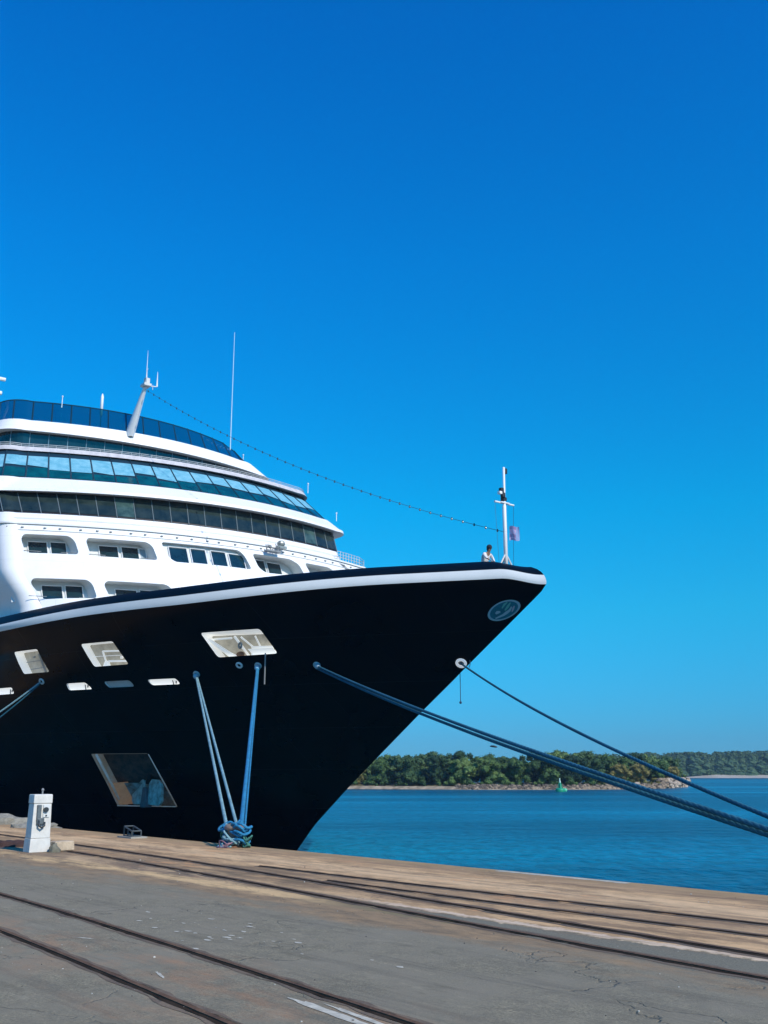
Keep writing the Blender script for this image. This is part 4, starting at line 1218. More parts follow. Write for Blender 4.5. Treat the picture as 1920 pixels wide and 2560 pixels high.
rope('thinner blue strand twisted against the near-vertical rope above the bollard', sagline(A + Vector((.06, 0, 0)), BOL_M + Vector((.22, 0, .05)), .0, 40), .03, M_ROPE_BR, None, 'mooring ropes')
BOL_L = quay_w(-60.0, .4, .4)
A = lead_w('l1')
rope('pale rope leaving the hull below the leftmost opening towards the left edge', sagline(A, BOL_L, .6, 40), .045, M_ROPE_PALE, None, 'mooring ropes')
rope('fainter lower rope slanting off the left edge of the photo', sagline(lead_w('l2') + Vector((2.0, -2.6, -.1)) * 0 + ship_w(-53.9, hv(-53.9, 6.2) + .1, 6.25) * 0 + (A + Vector((-.9, .9, -.25))) * 1.0 if False else lead_w('l1') + Vector((-.05, 0, -.12)), BOL_L + Vector((0, -.2, .0)), 1.0, 40), .035, M_ROPE, None, 'mooring ropes')

# ------------------------------------------------------------------ bollards
def bollard(loc, label, m_b):
    o = empty('bollard', loc, QROT); tag(o, label, 'bollard', 'bollards on the quay edge')
    prof = [(.34, 0), (.34, .04), (.22, .06), (.17, .14), (.16, .30), (.20, .38), (.27, .42), (.28, .47), (.24, .52), (.12, .55), (0.001, .555)]
    def lathe(prof, nm, m):
        mb = MB(); n = 20
        mb.grid(lambda i, j: (lambda r, z: (r*cos(2*pi*i), r*sin(2*pi*i), z))(*[float(np.interp(j*(len(prof)-1), range(len(prof)), [p[k] for p in prof])) for k in (0, 1)]), n, len(prof)-1)
        return mb.build(nm, m, o, smooth=True)
    lathe(prof[:3], 'base_plate', M_RUST); lathe(prof[2:6], 'post', m_b); lathe(prof[5:], 'cap', m_b)
    return o
m_bol = mat('bollard_paint', (0.26, 0.17, 0.17), 0.7, var=.4, vscale=6, col2=(0.24, 0.20, 0.12), bump=.4, bscale=20)
bollard(quay_w(-21.72, .42, 0), 'squat pinkish brown bollard buried in tangled blue ropes at the quay edge', m_bol)
bollard(quay_w(-5.65, .35, 0), 'bollard at the quay edge right of the frame holding the long bow ropes', m_bol)
bollard(quay_w(-60.0, .4, 0), 'bollard far left along the quay edge holding the pale ropes', m_bol)
def tangle(name, label, c, m, r0, n, seed, th, zs=1.0, spread=.25):
    rnd = random.Random(seed); mb = MB()
    for k in range(n):
        cx, cy = rnd.uniform(-spread, spread), rnd.uniform(-spread*.6, spread*.6); rr = r0 * rnd.uniform(.7, 1.25)
        cz = rnd.uniform(.05, .42)*zs; tx, ty = rnd.uniform(-.6, .6), rnd.uniform(-.6, .6); ph = rnd.uniform(0, 6)
        pts = []
        for i in range(25):
            t = ph + 2*pi*i/24*rnd.choice([1]) * (1.05)
            x, y = cx + rr*cos(t)*(1 + .2*sin(3*t + ph)), cy + rr*sin(t)*.8
            z = max(th*.9, cz + tx*x*.6 + ty*y*.6 + .05*sin(2*t + ph))
            pts.append((x, y, z))
        mb.tube(pts, th, 6)
    o = mb.build(name, m, None, smooth=True); o.location = c; o.rotation_euler = (0, 0, QROT)
    tag(o, label, 'rope', 'rope tangled round the bollard')
    return o
tangle('rope_tangle', 'bright blue rope wound in loops on the right side of the bollard', quay_w(-21.5, .42, 0), M_ROPE_BR, .20, 11, 2, .032, 1.15, .10)
tangle('rope_tangle', 'blue loops hanging on the left side of the bollard', quay_w(-21.97, .42, 0), M_ROPE_BR, .19, 9, 5, .03, 1.2, .10)
tangle('rope_tangle', 'pale blue loops lying low round the foot of the bollard', quay_w(-21.7, .55, 0), M_ROPE_PALE, .26, 7, 9, .026, .8, .12)
tangle('rope_tangle', 'green rope coil at the right foot of the bollard', quay_w(-21.25, .40, 0), M_ROPE_GR, .09, 4, 12, .022, .6, .05)
tangle('rope_tangle', 'pinkish frayed rope lying flat on the concrete in front of the bollard', quay_w(-21.65, .75, 0), M_ROPE_PK, .16, 4, 15, .014, .08, .15)
tangle('rope_tangle', 'greenish black rope end hanging by the left side of the bollard', quay_w(-22.22, .40, 0), M_ROPE_GR, .09, 4, 16, .02, 1.1, .05)

# ------------------------------------------------------------------ service pedestal
def pedestal():
    o = empty('service_pedestal', quay_w(-23.35, 4.72, 0), QROT); tag(o, 'white boxy quayside service pedestal with dark sockets on its front', 'service pedestal')
    def frustum(z0, z1, w0, d0, w1, d1, off=0.0):
        mb = MB()
        vs = []
        for z, w_, d_ in ((z0, w0, d0), (z1, w1, d1)):
            for sx, sy in ((-1, -1), (1, -1), (1, 1), (-1, 1)): vs.append((sx*w_/2, sy*d_/2, z))
        mb.add(vs, [(0, 3, 2, 1), (4, 5, 6, 7), (0, 1, 5, 4), (1, 2, 6, 5), (2, 3, 7, 6), (3, 0, 4, 7)])
        return mb
    W = mat('pedestal_paint', (0.66, 0.65, 0.60), 0.6, var=.18, vscale=5, bump=.15, bscale=6)
    # front (wide) face looks along +x, narrow side looks along -y
    frustum(0, .30, .36, .50, .345, .47).build('plinth', W, o, bevel=.01)
    frustum(.305, 1.06, .325, .455, .30, .42).build('cabinet', W, o, bevel=.012)
    frustum(1.065, 1.27, .325, .45, .315, .44).build('hood', W, o, bevel=.02)
    mb = MB(); mb.tube([(.0, .03, 1.27), (.0, .03, 1.36)], .02, 8); mb.ball((0, .03, 1.37), .035, 0, 8, 6); mb.build('lifting_eye', M_GREY, o)
    dk = mat('socket_black', (0.02, 0.03, 0.035), 0.5)
    mb = MB(); mb.box((.175, -.09, .86), (.06, .10, .36)); mb.box((.18, -.05, .68), (.08, .17, .14)); mb.build('socket_panel', mat('socket_grey', (0.12, 0.15, 0.16), 0.5, var=.4, vscale=12), o, bevel=.015)
    mb = MB(); mb.tube([(.16, .06, .93), (.235, .06, .93)], .055, 12); mb.build('socket', dk, o)
    mb = MB(); mb.tube([(.2, -.10, .7), (.24, -.09, .58), (.25, -.03, .54), (.24, .03, .58), (.22, .04, .66)], .025, 8); mb.tube([(.16, .08, .80), (.20, .08, .80)], .018, 8); mb.build('cable_loop', dk, o, smooth=True)
    mb = MB(); mb.box((.17, .085, .90), (.02, .15, .28)); mb.build('socket_cover', mat('cover_pale', (0.6, 0.62, 0.6), 0.5), o, bevel=.008)
pedestal()
mb = MB(); mb.box((0, 0, .11), (.34, .52, .21), 0, 0, .94); o = mb.build('concrete_block', mat('block_concrete', (0.58, 0.46, 0.32), 0.9, var=.3, vscale=5, bump=.5, bscale=25), bevel=.02)
o.location = quay_w(-23.35, 4.14, 0); o.rotation_euler = (0, 0, QROT + .1); tag(o, 'low cream concrete block at the right foot of the white pedestal', 'block')
def lump(name, loc, sc, m, seed, label, cat, group=None):
    mb = MB(); mb.ball((0, 0, 0), 1, 0, 18, 10)
    vs = []
    for v in mb.v:
        q = Vector(v); d = 1 + .45*noise.noise(q*1.7 + Vector((seed, 0, 0))) + .2*noise.noise(q*4 + Vector((seed, 5, 0)))
        vs.append((q.x*sc[0]*d, q.y*sc[1]*d, max(-.02, q.z*sc[2]*d)))
    o = mesh_obj(name, vs, mb.f, m, None, True); o.location = loc; tag(o, label, cat, group); return o
lump('boulder', quay_w(-23.0, 4.45, 0), (.13, .13, .16), mat('stone_brown', (0.20, 0.19, 0.14), .9, var=.4, vscale=8), 1, 'small brown stone wedged between the white pedestal and the concrete block', 'stone')
lump('rust_heap', quay_w(-25.4, 4.55, 0), (.55, .22, .14), mat('rust_dark', (0.07, 0.035, 0.03), .9, var=.5, vscale=6), 3, 'low dark reddish brown heap lying left of the white pedestal', 'debris')
lump('rubble_mound', quay_w(-36.6, .6, 0), (1.2, .35, .32), mat('rubble', (0.30, 0.28, 0.23), .9, var=.4, vscale=5, bump=.8, bscale=12), 4, 'pale rubble mound at the quay edge against the left side of the photo', 'rubble')
lump('rubble_mound', quay_w(-33.6, .5, 0), (.9, .3, .16), MATS['rubble'], 6, 'flat low rubble heap beside the ship just left of the pedestal', 'rubble')
# wire cage
def cage():
    o = empty('ladder_guard', quay_w(-26.6, .62, 0), QROT); tag(o, 'small grey metal frame standing at the quay edge left of the bollard', 'metal frame')
    mb = MB(); w, d, h = .46, .28, .30
    c = [(-w/2, -d/2), (w/2, -d/2), (w/2, d/2), (-w/2, d/2)]
    for k, (x, y) in enumerate(c):
        x2, y2 = c[(k+1) % 4]
        hz = h if x < 0 else h*.62; hz2 = h if x2 < 0 else h*.62
        mb.tube([(x, y, 0), (x, y, hz)], .022, 6); mb.tube([(x, y, hz), (x2, y2, hz2)], .022, 6); mb.tube([(x, y, .05), (x2, y2, .05)], .02, 6)
    mb.tube([(0, -d/2, 0), (0, -d/2, h*.8)], .02, 6); mb.tube([(0, -d/2, h*.4), (w/2, -d/2, h*.3)], .018, 6)
    mb.build('frame', mat('galvanised', (0.07, 0.085, 0.09), .6, metal=.3, var=.3), o)
    mb = MB(); mb.box((0, 0, .02), (.8, .5, .04)); mb.build('base_plate', mat('pale_concrete', (0.36, 0.34, 0.29), .9, var=.2, vscale=6), o)
cage()
# loose chips of stone on the quay
rnd = random.Random(77); mb = MB()
for i in range(420):
    a = rnd.uniform(-30, 2); b = rnd.uniform(.3, 11); s_ = rnd.uniform(.003, .009) * (1.8 if rnd.random() < .05 else 1)
    c = (a, -b, s_*.4)
    mb.ball(c, s_, 0 if rnd.random() < .6 else 1, 5, 3, (rnd.uniform(.7, 1.5), rnd.uniform(.7, 1.3), .7))
o = mb.build('gravel', [mat('chip_pale', (0.50, 0.48, 0.42), .9), mat('chip_dark', (0.10, 0.09, 0.08), .9)]); o.location = QLOC; o.rotation_euler = (0, 0, QROT)
tag(o, 'scattered loose stone chips on the asphalt and concrete of the quay', 'gravel', kind='stuff')

# ================================================================== ISLAND AND FAR SHORE
SHORE = [(-150, 300), (-60, 276), (-10, 271), (8, 266), (24, 260), (42, 260), (60, 266), (76, 282), (88, 305), (99, 342), (104, 352)]
def shore_y(x): return float(np.interp(x, [p[0] for p in SHORE], [p[1] for p in SHORE]))
def land(name, pts, depth, m, hmax, nx=220, ny=14, closed_right=True):
    vs = []
    xs = np.linspace(pts[0][0], pts[-1][0], nx)
    for i, x in enumerate(xs):
        y0 = float(np.interp(x, [p[0] for p in pts], [p[1] for p in pts]))
        for j in range(ny):
            d = depth * (j/(ny-1))**1.6
            k = min(1, d/7)
            end = min(1, (xs[-1]-x)/8) if closed_right else 1
            h = (hmax*k + .35*noise.noise(Vector((x*.35, d*.5, 2))) + .2*noise.noise(Vector((x*1.1, d, 7)))) * end
            vs.append((x, y0 + d - 2 + .8*noise.noise(Vector((x*.25, 3, 1))), WATER - .35 + (h if j else -.6)))
    fs = [(i*ny+j, (i+1)*ny+j, (i+1)*ny+j+1, i*ny+j+1) for i in range(nx-1) for j in range(ny-1)]
    o = mesh_obj(name, vs, fs, m, None, True); tag(o, kind='structure'); return o
land('island_ground', SHORE, 60, mat('island_soil', (0.16, 0.12, 0.07), .95, var=.5, vscale=.35, col2=(0.06, 0.075, 0.03), bump=.6, bscale=2), 1.6)
# sand strip
def strip(name, pts, w, m, z=.02, x0=None, x1=None):
    vs = []; xs = np.linspace(x0, x1, 120)
    for x in xs:
        y0 = float(np.interp(x, [p[0] for p in pts], [p[1] for p in pts])) + .8*noise.noise(Vector((x*.25, 3, 1)))
        ww = w*(.7 + .5*noise.noise(Vector((x*.2, 8, 1))))
        vs += [(x, y0 - 3.4, WATER - .1), (x, y0 - 2.4 + ww*.2, WATER + .28 + .1*z), (x, y0 - 2 + ww, WATER + .75)]
    n = 3
    fs = [(i*n+j, (i+1)*n+j, (i+1)*n+j+1, i*n+j+1) for i in range(len(xs)-1) for j in range(2)]
    o = mesh_obj(name, vs, fs, m, None, True); tag(o, kind='structure'); return o
strip('beach', SHORE, 1.6, mat('wet_sand', (0.46, 0.37, 0.25), .95, var=.45, vscale=.5, col2=(0.14, 0.11, 0.07), bump=.4, bscale=3), x0=-60, x1=60)

rnd = random.Random(21)
# boulders of the island edge: riprap as one mass, the biggest ones on the point individually
def rock_mesh(mb, c, s, seed, k=0):
    m0 = MB(); m0.ball((0, 0, 0), 1, 0, 8, 5)
    vs = []
    for v in m0.v:
        q = Vector(v); d = 1 + .6*noise.noise(q*1.4 + Vector((seed, seed*.3, 0)))
        vs.append((c[0] + q.x*s*d, c[1] + q.y*s*.8*d, c[2] + q.z*s*.7*d))
    mb.add(vs, m0.f, k)
M_ROCK = mat('shore_rock', (0.34, 0.26, 0.18), .95, var=.5, vscale=.8, bump=.5, bscale=3)
M_ROCK2 = mat('dark_rock', (0.13, 0.105, 0.08), .95, var=.4, vscale=.8)
M_ROCKP = mat('pale_rock', (0.52, 0.42, 0.32), .95, var=.4, vscale=.8, col2=(0.30, 0.25, 0.20), bump=.5, bscale=3)
mb = MB()
for i in range(760):
    x = rnd.uniform(18, 103); y = shore_y(x); 
    s_ = rnd.uniform(.25, .62) * (1.3 if x > 62 else 1)
    up = rnd.random(); k = 0 if rnd.random() < (.3 + .3*(x > 50)) else 1
    if x > 78: k = 2 if rnd.random() < .6 else k
    rock_mesh(mb, (x, y - 2.6 + up*2.6, WATER + .05 + up*(1.0 + (1.2 if x > 74 else 0))), s_, i*.37, k)
o = mb.build('shore_rocks', [M_ROCK, M_ROCK2, M_ROCKP]); tag(o, 'band of brown and pale boulders along the water edge of the wooded island', 'rocks', kind='stuff')
BR = [(78.5, 1.3, 'large pale boulder on the island point where the rope pair crosses it'), (83.0, 1.5, 'tallest sandy boulder near the bare tip of the island'),
      (87.5, 1.25, 'rounded sandy boulder just left of the last rocks of the island tip'), (92.0, 1.1, 'sunlit cream boulder on the outermost tip of the island'),
      (66.0, 1.0, 'cream boulder below the brown bank right of the green beacon')]
for i, (x, s_, lb) in enumerate(BR):
    mb = MB(); rock_mesh(mb, (0, 0, 0), s_, i*2.1 + 4)
    o = mb.build('boulder', M_ROCKP, None); o.location = (x, shore_y(x) - 1.3, WATER + .7 + .3*s_); tag(o, lb, 'boulder', 'boulders on the island point')

# ------------------------------------------------------------------ trees
def foliage_mat(name, c1, c2, c3):
    m = bpy.data.materials.new(name); m.use_nodes = True
    nt = m.node_tree; N = nt.nodes; L = nt.links; b = N['Principled BSDF']
    b.inputs['Roughness'].default_value = .7; b.inputs['Specular IOR Level'].default_value = .2
    tc = N.new('ShaderNodeTexCoord'); n1 = N.new('ShaderNodeTexNoise'); n1.inputs['Scale'].default_value = .55; n1.inputs['Detail'].default_value = 5
    L.new(tc.outputs['Object'], n1.inputs['Vector'])
    oi = N.new('ShaderNodeObjectInfo'); ad = N.new('ShaderNodeMath'); ad.operation = 'MULTIPLY_ADD'; ad.inputs[1].default_value = .35; ad.inputs[2].default_value = -.17
    L.new(oi.outputs['Random'], ad.inputs[0]); a2 = N.new('ShaderNodeMath'); L.new(ad.outputs[0], a2.inputs[0]); L.new(n1.outputs[0], a2.inputs[1])
    r = N.new('ShaderNodeValToRGB'); L.new(a2.outputs[0], r.inputs[0])
    r.color_ramp.elements[0].position = .32; r.color_ramp.elements[0].color = (*c1, 1)
    r.color_ramp.elements[1].position = .68; r.color_ramp.elements[1].color = (*c3, 1)
    e = r.color_ramp.elements.new(.5); e.color = (*c2, 1)
    L.new(r.outputs[0], b.inputs['Base Color'])
    return m
F_A = foliage_mat('foliage_green', (0.03, 0.065, 0.025), (0.065, 0.125, 0.035), (0.13, 0.20, 0.06))
F_B = foliage_mat('foliage_dark', (0.02, 0.05, 0.028), (0.038, 0.085, 0.035), (0.08, 0.135, 0.05))
F_C = foliage_mat('foliage_olive', (0.07, 0.08, 0.025), (0.15, 0.145, 0.045), (0.23, 0.20, 0.065))
M_BARK = mat('bark', (0.13, 0.11, 0.09), .9, var=.4, vscale=2)
def crown_mesh(seed, w, h, lobes, leaves, leaf, flat=1.0):
    rnd = random.Random(seed); mb = MB(); LB = []
    for i in range(lobes):
        a = rnd.uniform(0, 2*pi); r = rnd.uniform(0, .66)*w; z = rnd.uniform(.14, .84)*h
        rr = rnd.uniform(.13, .27)*w*(1.15 - .35*z/h)
        LB.append((r*cos(a), r*sin(a), z, rr))
    LB.append((0, 0, h*.45, w*.42)); LB.append((rnd.uniform(-.1, .1)*w, 0, h*.74, w*.25))
    for (x, y, z, r) in LB:          # leafy core so the wood reads as solid
        m0 = MB(); m0.ball((0, 0, 0), 1, 0, 9, 6)
        vs = []
        for v in m0.v:
            q = Vector(v); d = .80*(1 + .5*noise.noise(q*1.8 + Vector((x, y, z))))
            vs.append((x + q.x*r*d, y + q.y*r*d, z + q.z*r*.8*d*flat))
        mb.add(vs, m0.f)
    for i in range(leaves):
        x, y, z, r = rnd.choice(LB)
        q = Vector((rnd.gauss(0, 1), rnd.gauss(0, 1), rnd.gauss(.15, 1))).normalized()
        rr = r*rnd.uniform(.78, 1.16)*(1 + .22*noise.noise(q*2.3 + Vector((x, y, z))))
        c = Vector((x + q.x*rr, y + q.y*rr, z + q.z*rr*.85*flat))
        u_ = Vector((rnd.gauss(0, 1), rnd.gauss(0, 1), rnd.gauss(0, .7))).normalized(); v_ = u_.cross(q + Vector((0, 0, .01))).normalized()
        s_ = leaf*rnd.uniform(.6, 1.4)
        n = len(mb.v)
        mb.v += [tuple(c - u_*s_), tuple(c + v_*s_*.7), tuple(c + u_*s_), tuple(c - v_*s_*.7)]; mb.f.append((n, n+1, n+2, n+3)); mb.m.append(0)
    return mb
def trunk_mesh(seed, h, w):
    rnd = random.Random(seed); mb = MB()
    mb.tube([(0, 0, -1), (.1, 0, h*.25), (.2*rnd.uniform(-1, 1), .1, h*.6)], lambda t: .26*(1-t) + .1, 7)
    for i in range(5):
        a = rnd.uniform(0, 2*pi); z = h*rnd.uniform(.2, .45)
        mb.tube([(0.05, 0, z), (cos(a)*w*.3, sin(a)*w*.3, z + h*.22), (cos(a)*w*.5, sin(a)*w*.5, z + h*.32)], lambda t: .13*(1-t) + .03, 5)
    return mb
PROTO = []
SPEC = [('broadleaf_tree', 5.4, 8.4, 34, 5200, .20, F_A), ('broadleaf_tree', 5.6, 9.0, 36, 5400, .20, F_B), ('broadleaf_tree', 5.2, 7.8, 32, 5000, .19, F_C), ('broadleaf_tree', 6.2, 8.2, 40, 5600, .20, F_A)]
for i, (nm, w, h, lb, lv, lf, m_) in enumerate(SPEC):
    c = crown_mesh(100 + i, w, h, lb, lv, lf).build('crown', m_, None); t = trunk_mesh(200 + i, h, w).build('trunk', M_BARK, None)
    PROTO.append((c.data, t.data)); bpy.data.objects.remove(c); bpy.data.objects.remove(t)
bush = crown_mesh(333, 2.0, 2.6, 6, 1200, .14).build('crown', F_A, None); bush2 = crown_mesh(334, 2.2, 2.2, 7, 1200, .14).build('crown', F_C, None)
BUSH = (bush.data, bush2.data); bpy.data.objects.remove(bush); bpy.data.objects.remove(bush2)
def tree(x, y, k, sc, rz, label, group, z0=WATER + 1.0):
    o = empty('broadleaf_tree', (x, y, z0), rz); o.scale = (sc, sc, sc*1.0); tag(o, label, 'tree', group)
    a = bpy.data.objects.new('crown', PROTO[k][0]); link(a, o); b = bpy.data.objects.new('trunk', PROTO[k][1]); link(b, o)
    return o
KIND = ['mid-green rounded', 'dark green dense', 'olive yellowish', 'broad green spreading']
# front row: x along the shore, kind, size
FR = [(-14, 0, .80, 'half hidden behind the raked black stem of the ship'), (-7.5, 2, .82, 'first clear of the ship stem on the island shore'), (-.5, 0, .84, 'second from the ship stem with pale leaves low over the sand'),
      (6.5, 1, .94, 'over the darkest stretch of shore where the sand ends'), (13.5, 1, .98, 'leaning over the water where the rocks begin'), (20.5, 3, .96, 'above the reddish rocks left of the thick ropes'),
      (27.5, 0, .93, 'in the middle of the island front below the dark bird'), (34, 3, .90, 'short of the highest crown on the island front'), (41, 0, 1.14, 'highest on the island, left of the crossing rope pair'),
      (48.5, 1, .97, 'right behind the green beacon buoy'), (55.5, 1, .88, 'under the rope pair right of the green beacon'), (62.0, 2, .86, 'on the brown bank between the two ropes'),
      (68.5, 2, .88, 'with yellow-brown foliage above the cream rocks'), (75.0, 3, .86, 'above the pale boulders under the thin rope'), (82.0, 2, .80, 'second last towards the bare island tip'), (90.0, 0, .62, 'small and last before the bare island tip')]
rnd = random.Random(5)
for i, (x, k, sc, lb) in enumerate(FR):
    tree(x, shore_y(x) + 4.2 + rnd.uniform(-.6, .8), k, sc*.92, rnd.uniform(0, 6), KIND[k] + ' tree ' + lb, 'trees on the wooded island')
BK = [(-18, 1, 1.0), (-9, 1, 1.02), (-2, 3, 1.02), (5, 0, 1.03), (12, 1, 1.06), (19, 1, 1.08), (26, 3, 1.03), (33, 0, .98), (40, 1, 1.0), (47, 3, 1.16), (54, 1, 1.08), (61, 3, 1.05), (69, 1, 1.06), (77, 0, 1.10), (84, 1, .98)]
BL = ['treetop showing behind the ship stem', 'crown rising over the olive tree nearest the ship', 'dark top behind the pale low-leaved tree', 'crown filling the dip above the end of the sand', 'tall dark crown behind the first rocks',
      'dark knobbly crown left of the small bird', 'crown directly below the small bird', 'lower crown making the dip left of the highest tree', 'crown at the left shoulder of the highest tree', 'crown cut by the thick rope pair',
      'crown behind the beacon right of the thick ropes', 'round crown alone on the skyline between the ropes', 'crown touching the thin rope on the skyline', 'pointed crown just under the thin rope', 'last tall crown before the far shore appears']
for i, (x, k, sc) in enumerate(BK):
    tree(x + 1, shore_y(x) + 13 + rnd.uniform(-1.5, 1.5), k, sc*.97, rnd.uniform(0, 6), KIND[k] + ' tree, ' + BL[i], 'trees on the wooded island')
for i in range(26):
    x = -16 + i*4.25 + rnd.uniform(-1, 1); d = BUSH[0 if x < 55 else 1]
    o = bpy.data.objects.new('shrub', d); link(o); o.location = (x, shore_y(x) + 1.1 + rnd.uniform(-.3, .5), WATER + .55); o.rotation_euler = (0, 0, rnd.uniform(0, 6)); s_ = rnd.uniform(.75, 1.15)*(.8 if x > 84 else 1); o.scale = (s_*1.2, s_, s_)
    ORD = ['first', 'second', 'third', 'fourth', 'fifth', 'sixth', 'seventh', 'eighth', 'ninth', 'tenth', 'eleventh', 'twelfth', 'thirteenth', 'fourteenth', 'fifteenth', 'sixteenth', 'seventeenth', 'eighteenth']
    tag(o, 'low green bush at the island waterline, %s to the right of the ship stem' % ORD[i] if x < 55 else 'low olive bush on the rocky shore, %s from the bare island tip' % ORD[25 - i], 'bush', 'bushes along the island shore' if x < 55 else 'olive bushes on the rocky point')
# woods continuing behind, out to the left
mb = MB(); rnd = random.Random(9)
base = crown_mesh(500, 5, 8.6, 26, 1500, .30)
for i in range(95):
    x = rnd.uniform(-90, 84); y = shore_y(x) + rnd.uniform(9, 36)
    a = rnd.uniform(0, 6); s_ = rnd.uniform(.80, 1.02); z0 = WATER + .9
    mb.add([(x + (v[0]*cos(a) - v[1]*sin(a))*s_, y + (v[0]*sin(a) + v[1]*cos(a))*s_, z0 + v[2]*s_) for v in base.v], base.f)
o = mb.build('woodland', F_B); tag(o, 'mass of further trees filling the island behind its front rows', 'woodland', kind='stuff')

# far shore
FAR = [(-400, 850), (100, 845), (230, 836), (300, 830), (420, 826), (700, 820)]
land('far_shore', FAR, 160, mat('far_soil', (0.09, 0.10, 0.06), .95, var=.3, vscale=.1), 1.4, nx=160, closed_right=False)
def far_sand():
    vs = []; xs = np.linspace(236, 600, 140)
    for x in xs:
        y0 = float(np.interp(x, [p[0] for p in FAR], [p[1] for p in FAR]))
        t = max(0, min(1, (x - 240)/30)); ww = 4 + 9*t*(.6 + .5*noise.noise(Vector((x*.03, 1, 1))))
        gap = noise.noise(Vector((x*.022 + 3.3, 4, 1)))
        h = (2.2*t + .5) * (.35 if gap > .28 else 1)
        vs += [(x, y0 - 6, WATER - .2), (x, y0 - 3 + ww*.3, WATER + .4*h), (x, y0 - 2 + ww, WATER + h)]
    fs = [(i*3+j, (i+1)*3+j, (i+1)*3+j+1, i*3+j+1) for i in range(len(xs)-1) for j in range(2)]
    o = mesh_obj('beach', vs, fs, mat('dry_sand', (0.42, 0.39, 0.33), .95, var=.3, vscale=.06), None, True); tag(o, kind='structure')
far_sand()
mb = MB(); rnd = random.Random(12)
def pine(seed):
    r_ = random.Random(seed); m0 = MB(); h = 17
    for i in range(6):
        z = h*(.12 + .135*i) + r_.uniform(-.6, .6); rr = r_.uniform(3.2, 5.4)*(1 - .09*i)
        m1 = MB(); m1.ball((0, 0, 0), 1, 0, 9, 6); ox, oy = r_.uniform(-2, 2), r_.uniform(-2, 2)
        vs = []
        for v in m1.v:
            q = Vector(v); d = 1 + .5*noise.noise(q*1.5 + Vector((seed, i, 0)))
            vs.append((ox + q.x*rr*d, oy + q.y*rr*d, z + q.z*2.6*d))
        m0.add(vs, m1.f)
    for i in range(260):
        a = r_.uniform(0, 2*pi); z = h*r_.uniform(.08, 1.06); rr = 4.6*(1.05 - .6*(z/h))*r_.uniform(.6, 1.25)
        c = Vector((cos(a)*rr, sin(a)*rr, z)); u_ = Vector((r_.gauss(0, 1), r_.gauss(0, 1), r_.gauss(.4, 1))).normalized()*r_.uniform(.4, 1.0); v_ = u_.cross(Vector((cos(a), sin(a), .2))).normalized()*.5
        n = len(m0.v); m0.v += [tuple(c-u_), tuple(c+v_), tuple(c+u_), tuple(c-v_)]; m0.f.append((n, n+1, n+2, n+3)); m0.m.append(0)
    return m0
PV = [pine(s) for s in range(7)]
for i in range(520):
    x = rnd.uniform(130, 430); row = rnd.choice((0, 0, 0, 1, 2)); y0 = float(np.interp(x, [p[0] for p in FAR], [p[1] for p in FAR]))
    y = y0 + 12 + row*14 + rnd.uniform(-4, 4)
    hh = .95 + .12*float(np.interp(x, [200, 290, 420], [0, .6, 1.0])) + .08*noise.noise(Vector((x*.03, 0, 5))); a = rnd.uniform(0, 6); s_ = hh*rnd.uniform(.82, 1.10)
    P_ = PV[i % 7]
    mb.add([(x + (v[0]*cos(a) - v[1]*sin(a))*s_*1.3, y + (v[0]*sin(a) + v[1]*cos(a))*s_, WATER + 1.0 + v[2]*s_) for v in P_.v], P_.f)
o = mb.build('far_woodland', foliage_mat('foliage_far', (0.025, 0.055, 0.03), (0.045, 0.09, 0.042), (0.07, 0.12, 0.05))); tag(o, 'hazy blue-green line of tall trees along the distant shore at the right edge', 'woodland', kind='stuff')

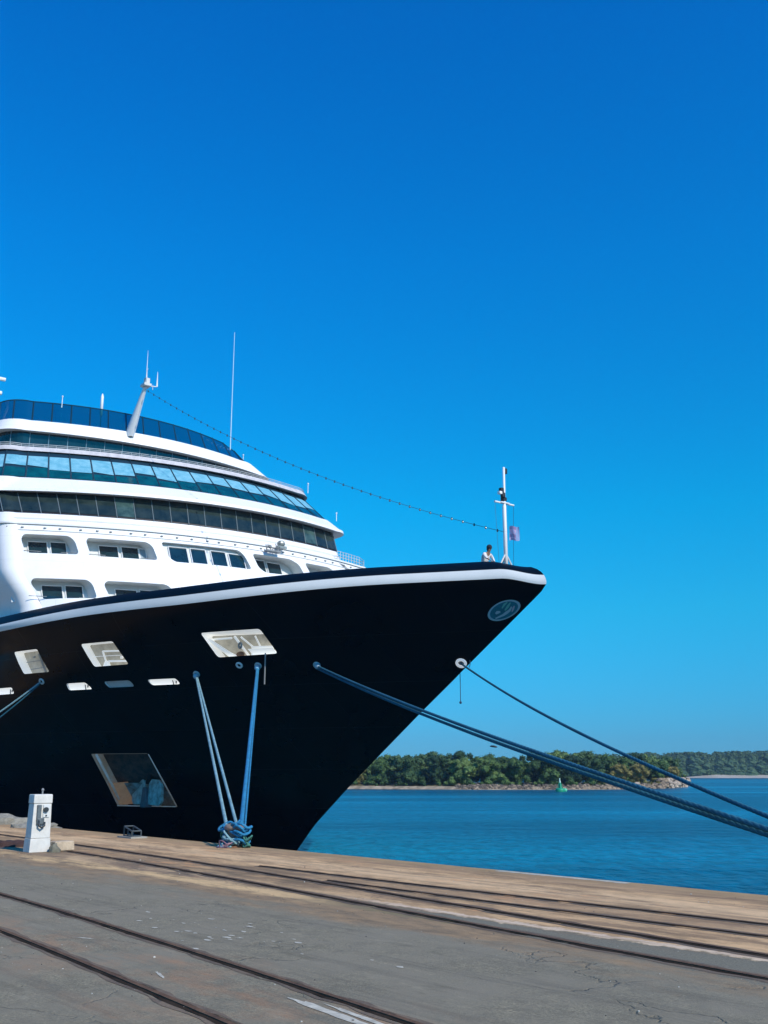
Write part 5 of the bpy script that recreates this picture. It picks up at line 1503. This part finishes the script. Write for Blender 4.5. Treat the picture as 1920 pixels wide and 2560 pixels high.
# ------------------------------------------------------------------ green beacon buoy, bird
o = empty('beacon_buoy', (39.2, 231, WATER)); tag(o, 'small green channel buoy floating in front of the island', 'buoy')
G = mat('buoy_green', (0.0, 0.32, 0.17), .5, var=.25, vscale=3)
mb = MB(); mb.grid(lambda i, j: (lambda r, z: (r*cos(2*pi*i), r*sin(2*pi*i), z))(*[float(np.interp(j*4, range(5), q)) for q in ([.9, 1.05, 1.05, .9, .3], [-.5, 0, .45, .7, .8])]), 16, 8); mb.build('float', G, o, smooth=True)
mb = MB(); mb.tube([(0, 0, .7), (0, 0, 1.9)], lambda t: .42 - .2*t, 10)
for a in range(4): mb.tube([(.7*cos(a*pi/2), .7*sin(a*pi/2), .7), (.15*cos(a*pi/2), .15*sin(a*pi/2), 2.0)], .06, 5)
mb.build('tower', G, o)
mb = MB(); mb.tube([(0, 0, 1.9), (0, 0, 2.35), (0, 0, 2.36), (0, 0, 2.9)], lambda t: .2 if t < .5 else .12, 8); mb.build('lantern', mat('lantern_pale', (0.5, 0.72, 0.6), .5), o)
mb = MB(); mb.ball((1.15, 0, .3), .45, 0, 10, 6); mb.build('fender', mat('buoy_light_green', (0.1, 0.5, 0.3), .5), o, smooth=True)

o = empty('bird', (14.6, 138, 0)); d = None
# pixel height of the bird works out to about 8.6 m over the water at this distance
o.location = (15.6, 147.0, 1.75 + 147*(math.tan(PITCH - math.atan((1866 - 1280)/F_PX))))
tag(o, 'dark bird gliding low in the sky above the island trees', 'bird')
mb = MB(); mb.tube([(-.45, 0, .02), (-.2, 0, .03), (.1, 0, 0), (.42, 0, -.06), (.62, 0, -.10)], lambda t: .05 + .10*sin(pi*min(1, max(0, t)))**.7, 8); mb.build('body', mat('feather_dark', (0.03, 0.035, 0.04), .8), o, smooth=True)
for s in (-1, 1):
    mb = MB()
    pts = [(-.18, 0, .03), (.14, 0, .03), (.10, .45*s, .14), (-.02, .95*s, .05), (-.16, .9*s, .04), (-.2, .4*s, .12)]
    mb.add(pts + [(x, y, z - .03) for x, y, z in pts], [tuple(range(6)), tuple(range(11, 5, -1))] + [(i, (i+1) % 6, 6 + (i+1) % 6, 6 + i) for i in range(6)]); mb.build('wing', MATS['feather_dark'], o)

# ------------------------------------------------------------------ air
mb = MB(); mb.box((0, 750, 14.0), (1700, 2300, 50))
hz = mb.build('haze', bpy.data.materials.new('haze_air')); tag(hz, 'thin blue sea haze over the water', 'haze', kind='stuff')
m = hz.data.materials[0]; m.use_nodes = True; nt = m.node_tree; nt.nodes.clear()
pv = nt.nodes.new('ShaderNodeVolumePrincipled'); pv.inputs['Color'].default_value = (0.55, 0.78, 1.0, 1); pv.inputs['Density'].default_value = 0.00016; pv.inputs['Anisotropy'].default_value = 0.2
ou = nt.nodes.new('ShaderNodeOutputMaterial'); nt.links.new(pv.outputs[0], ou.inputs['Volume'])
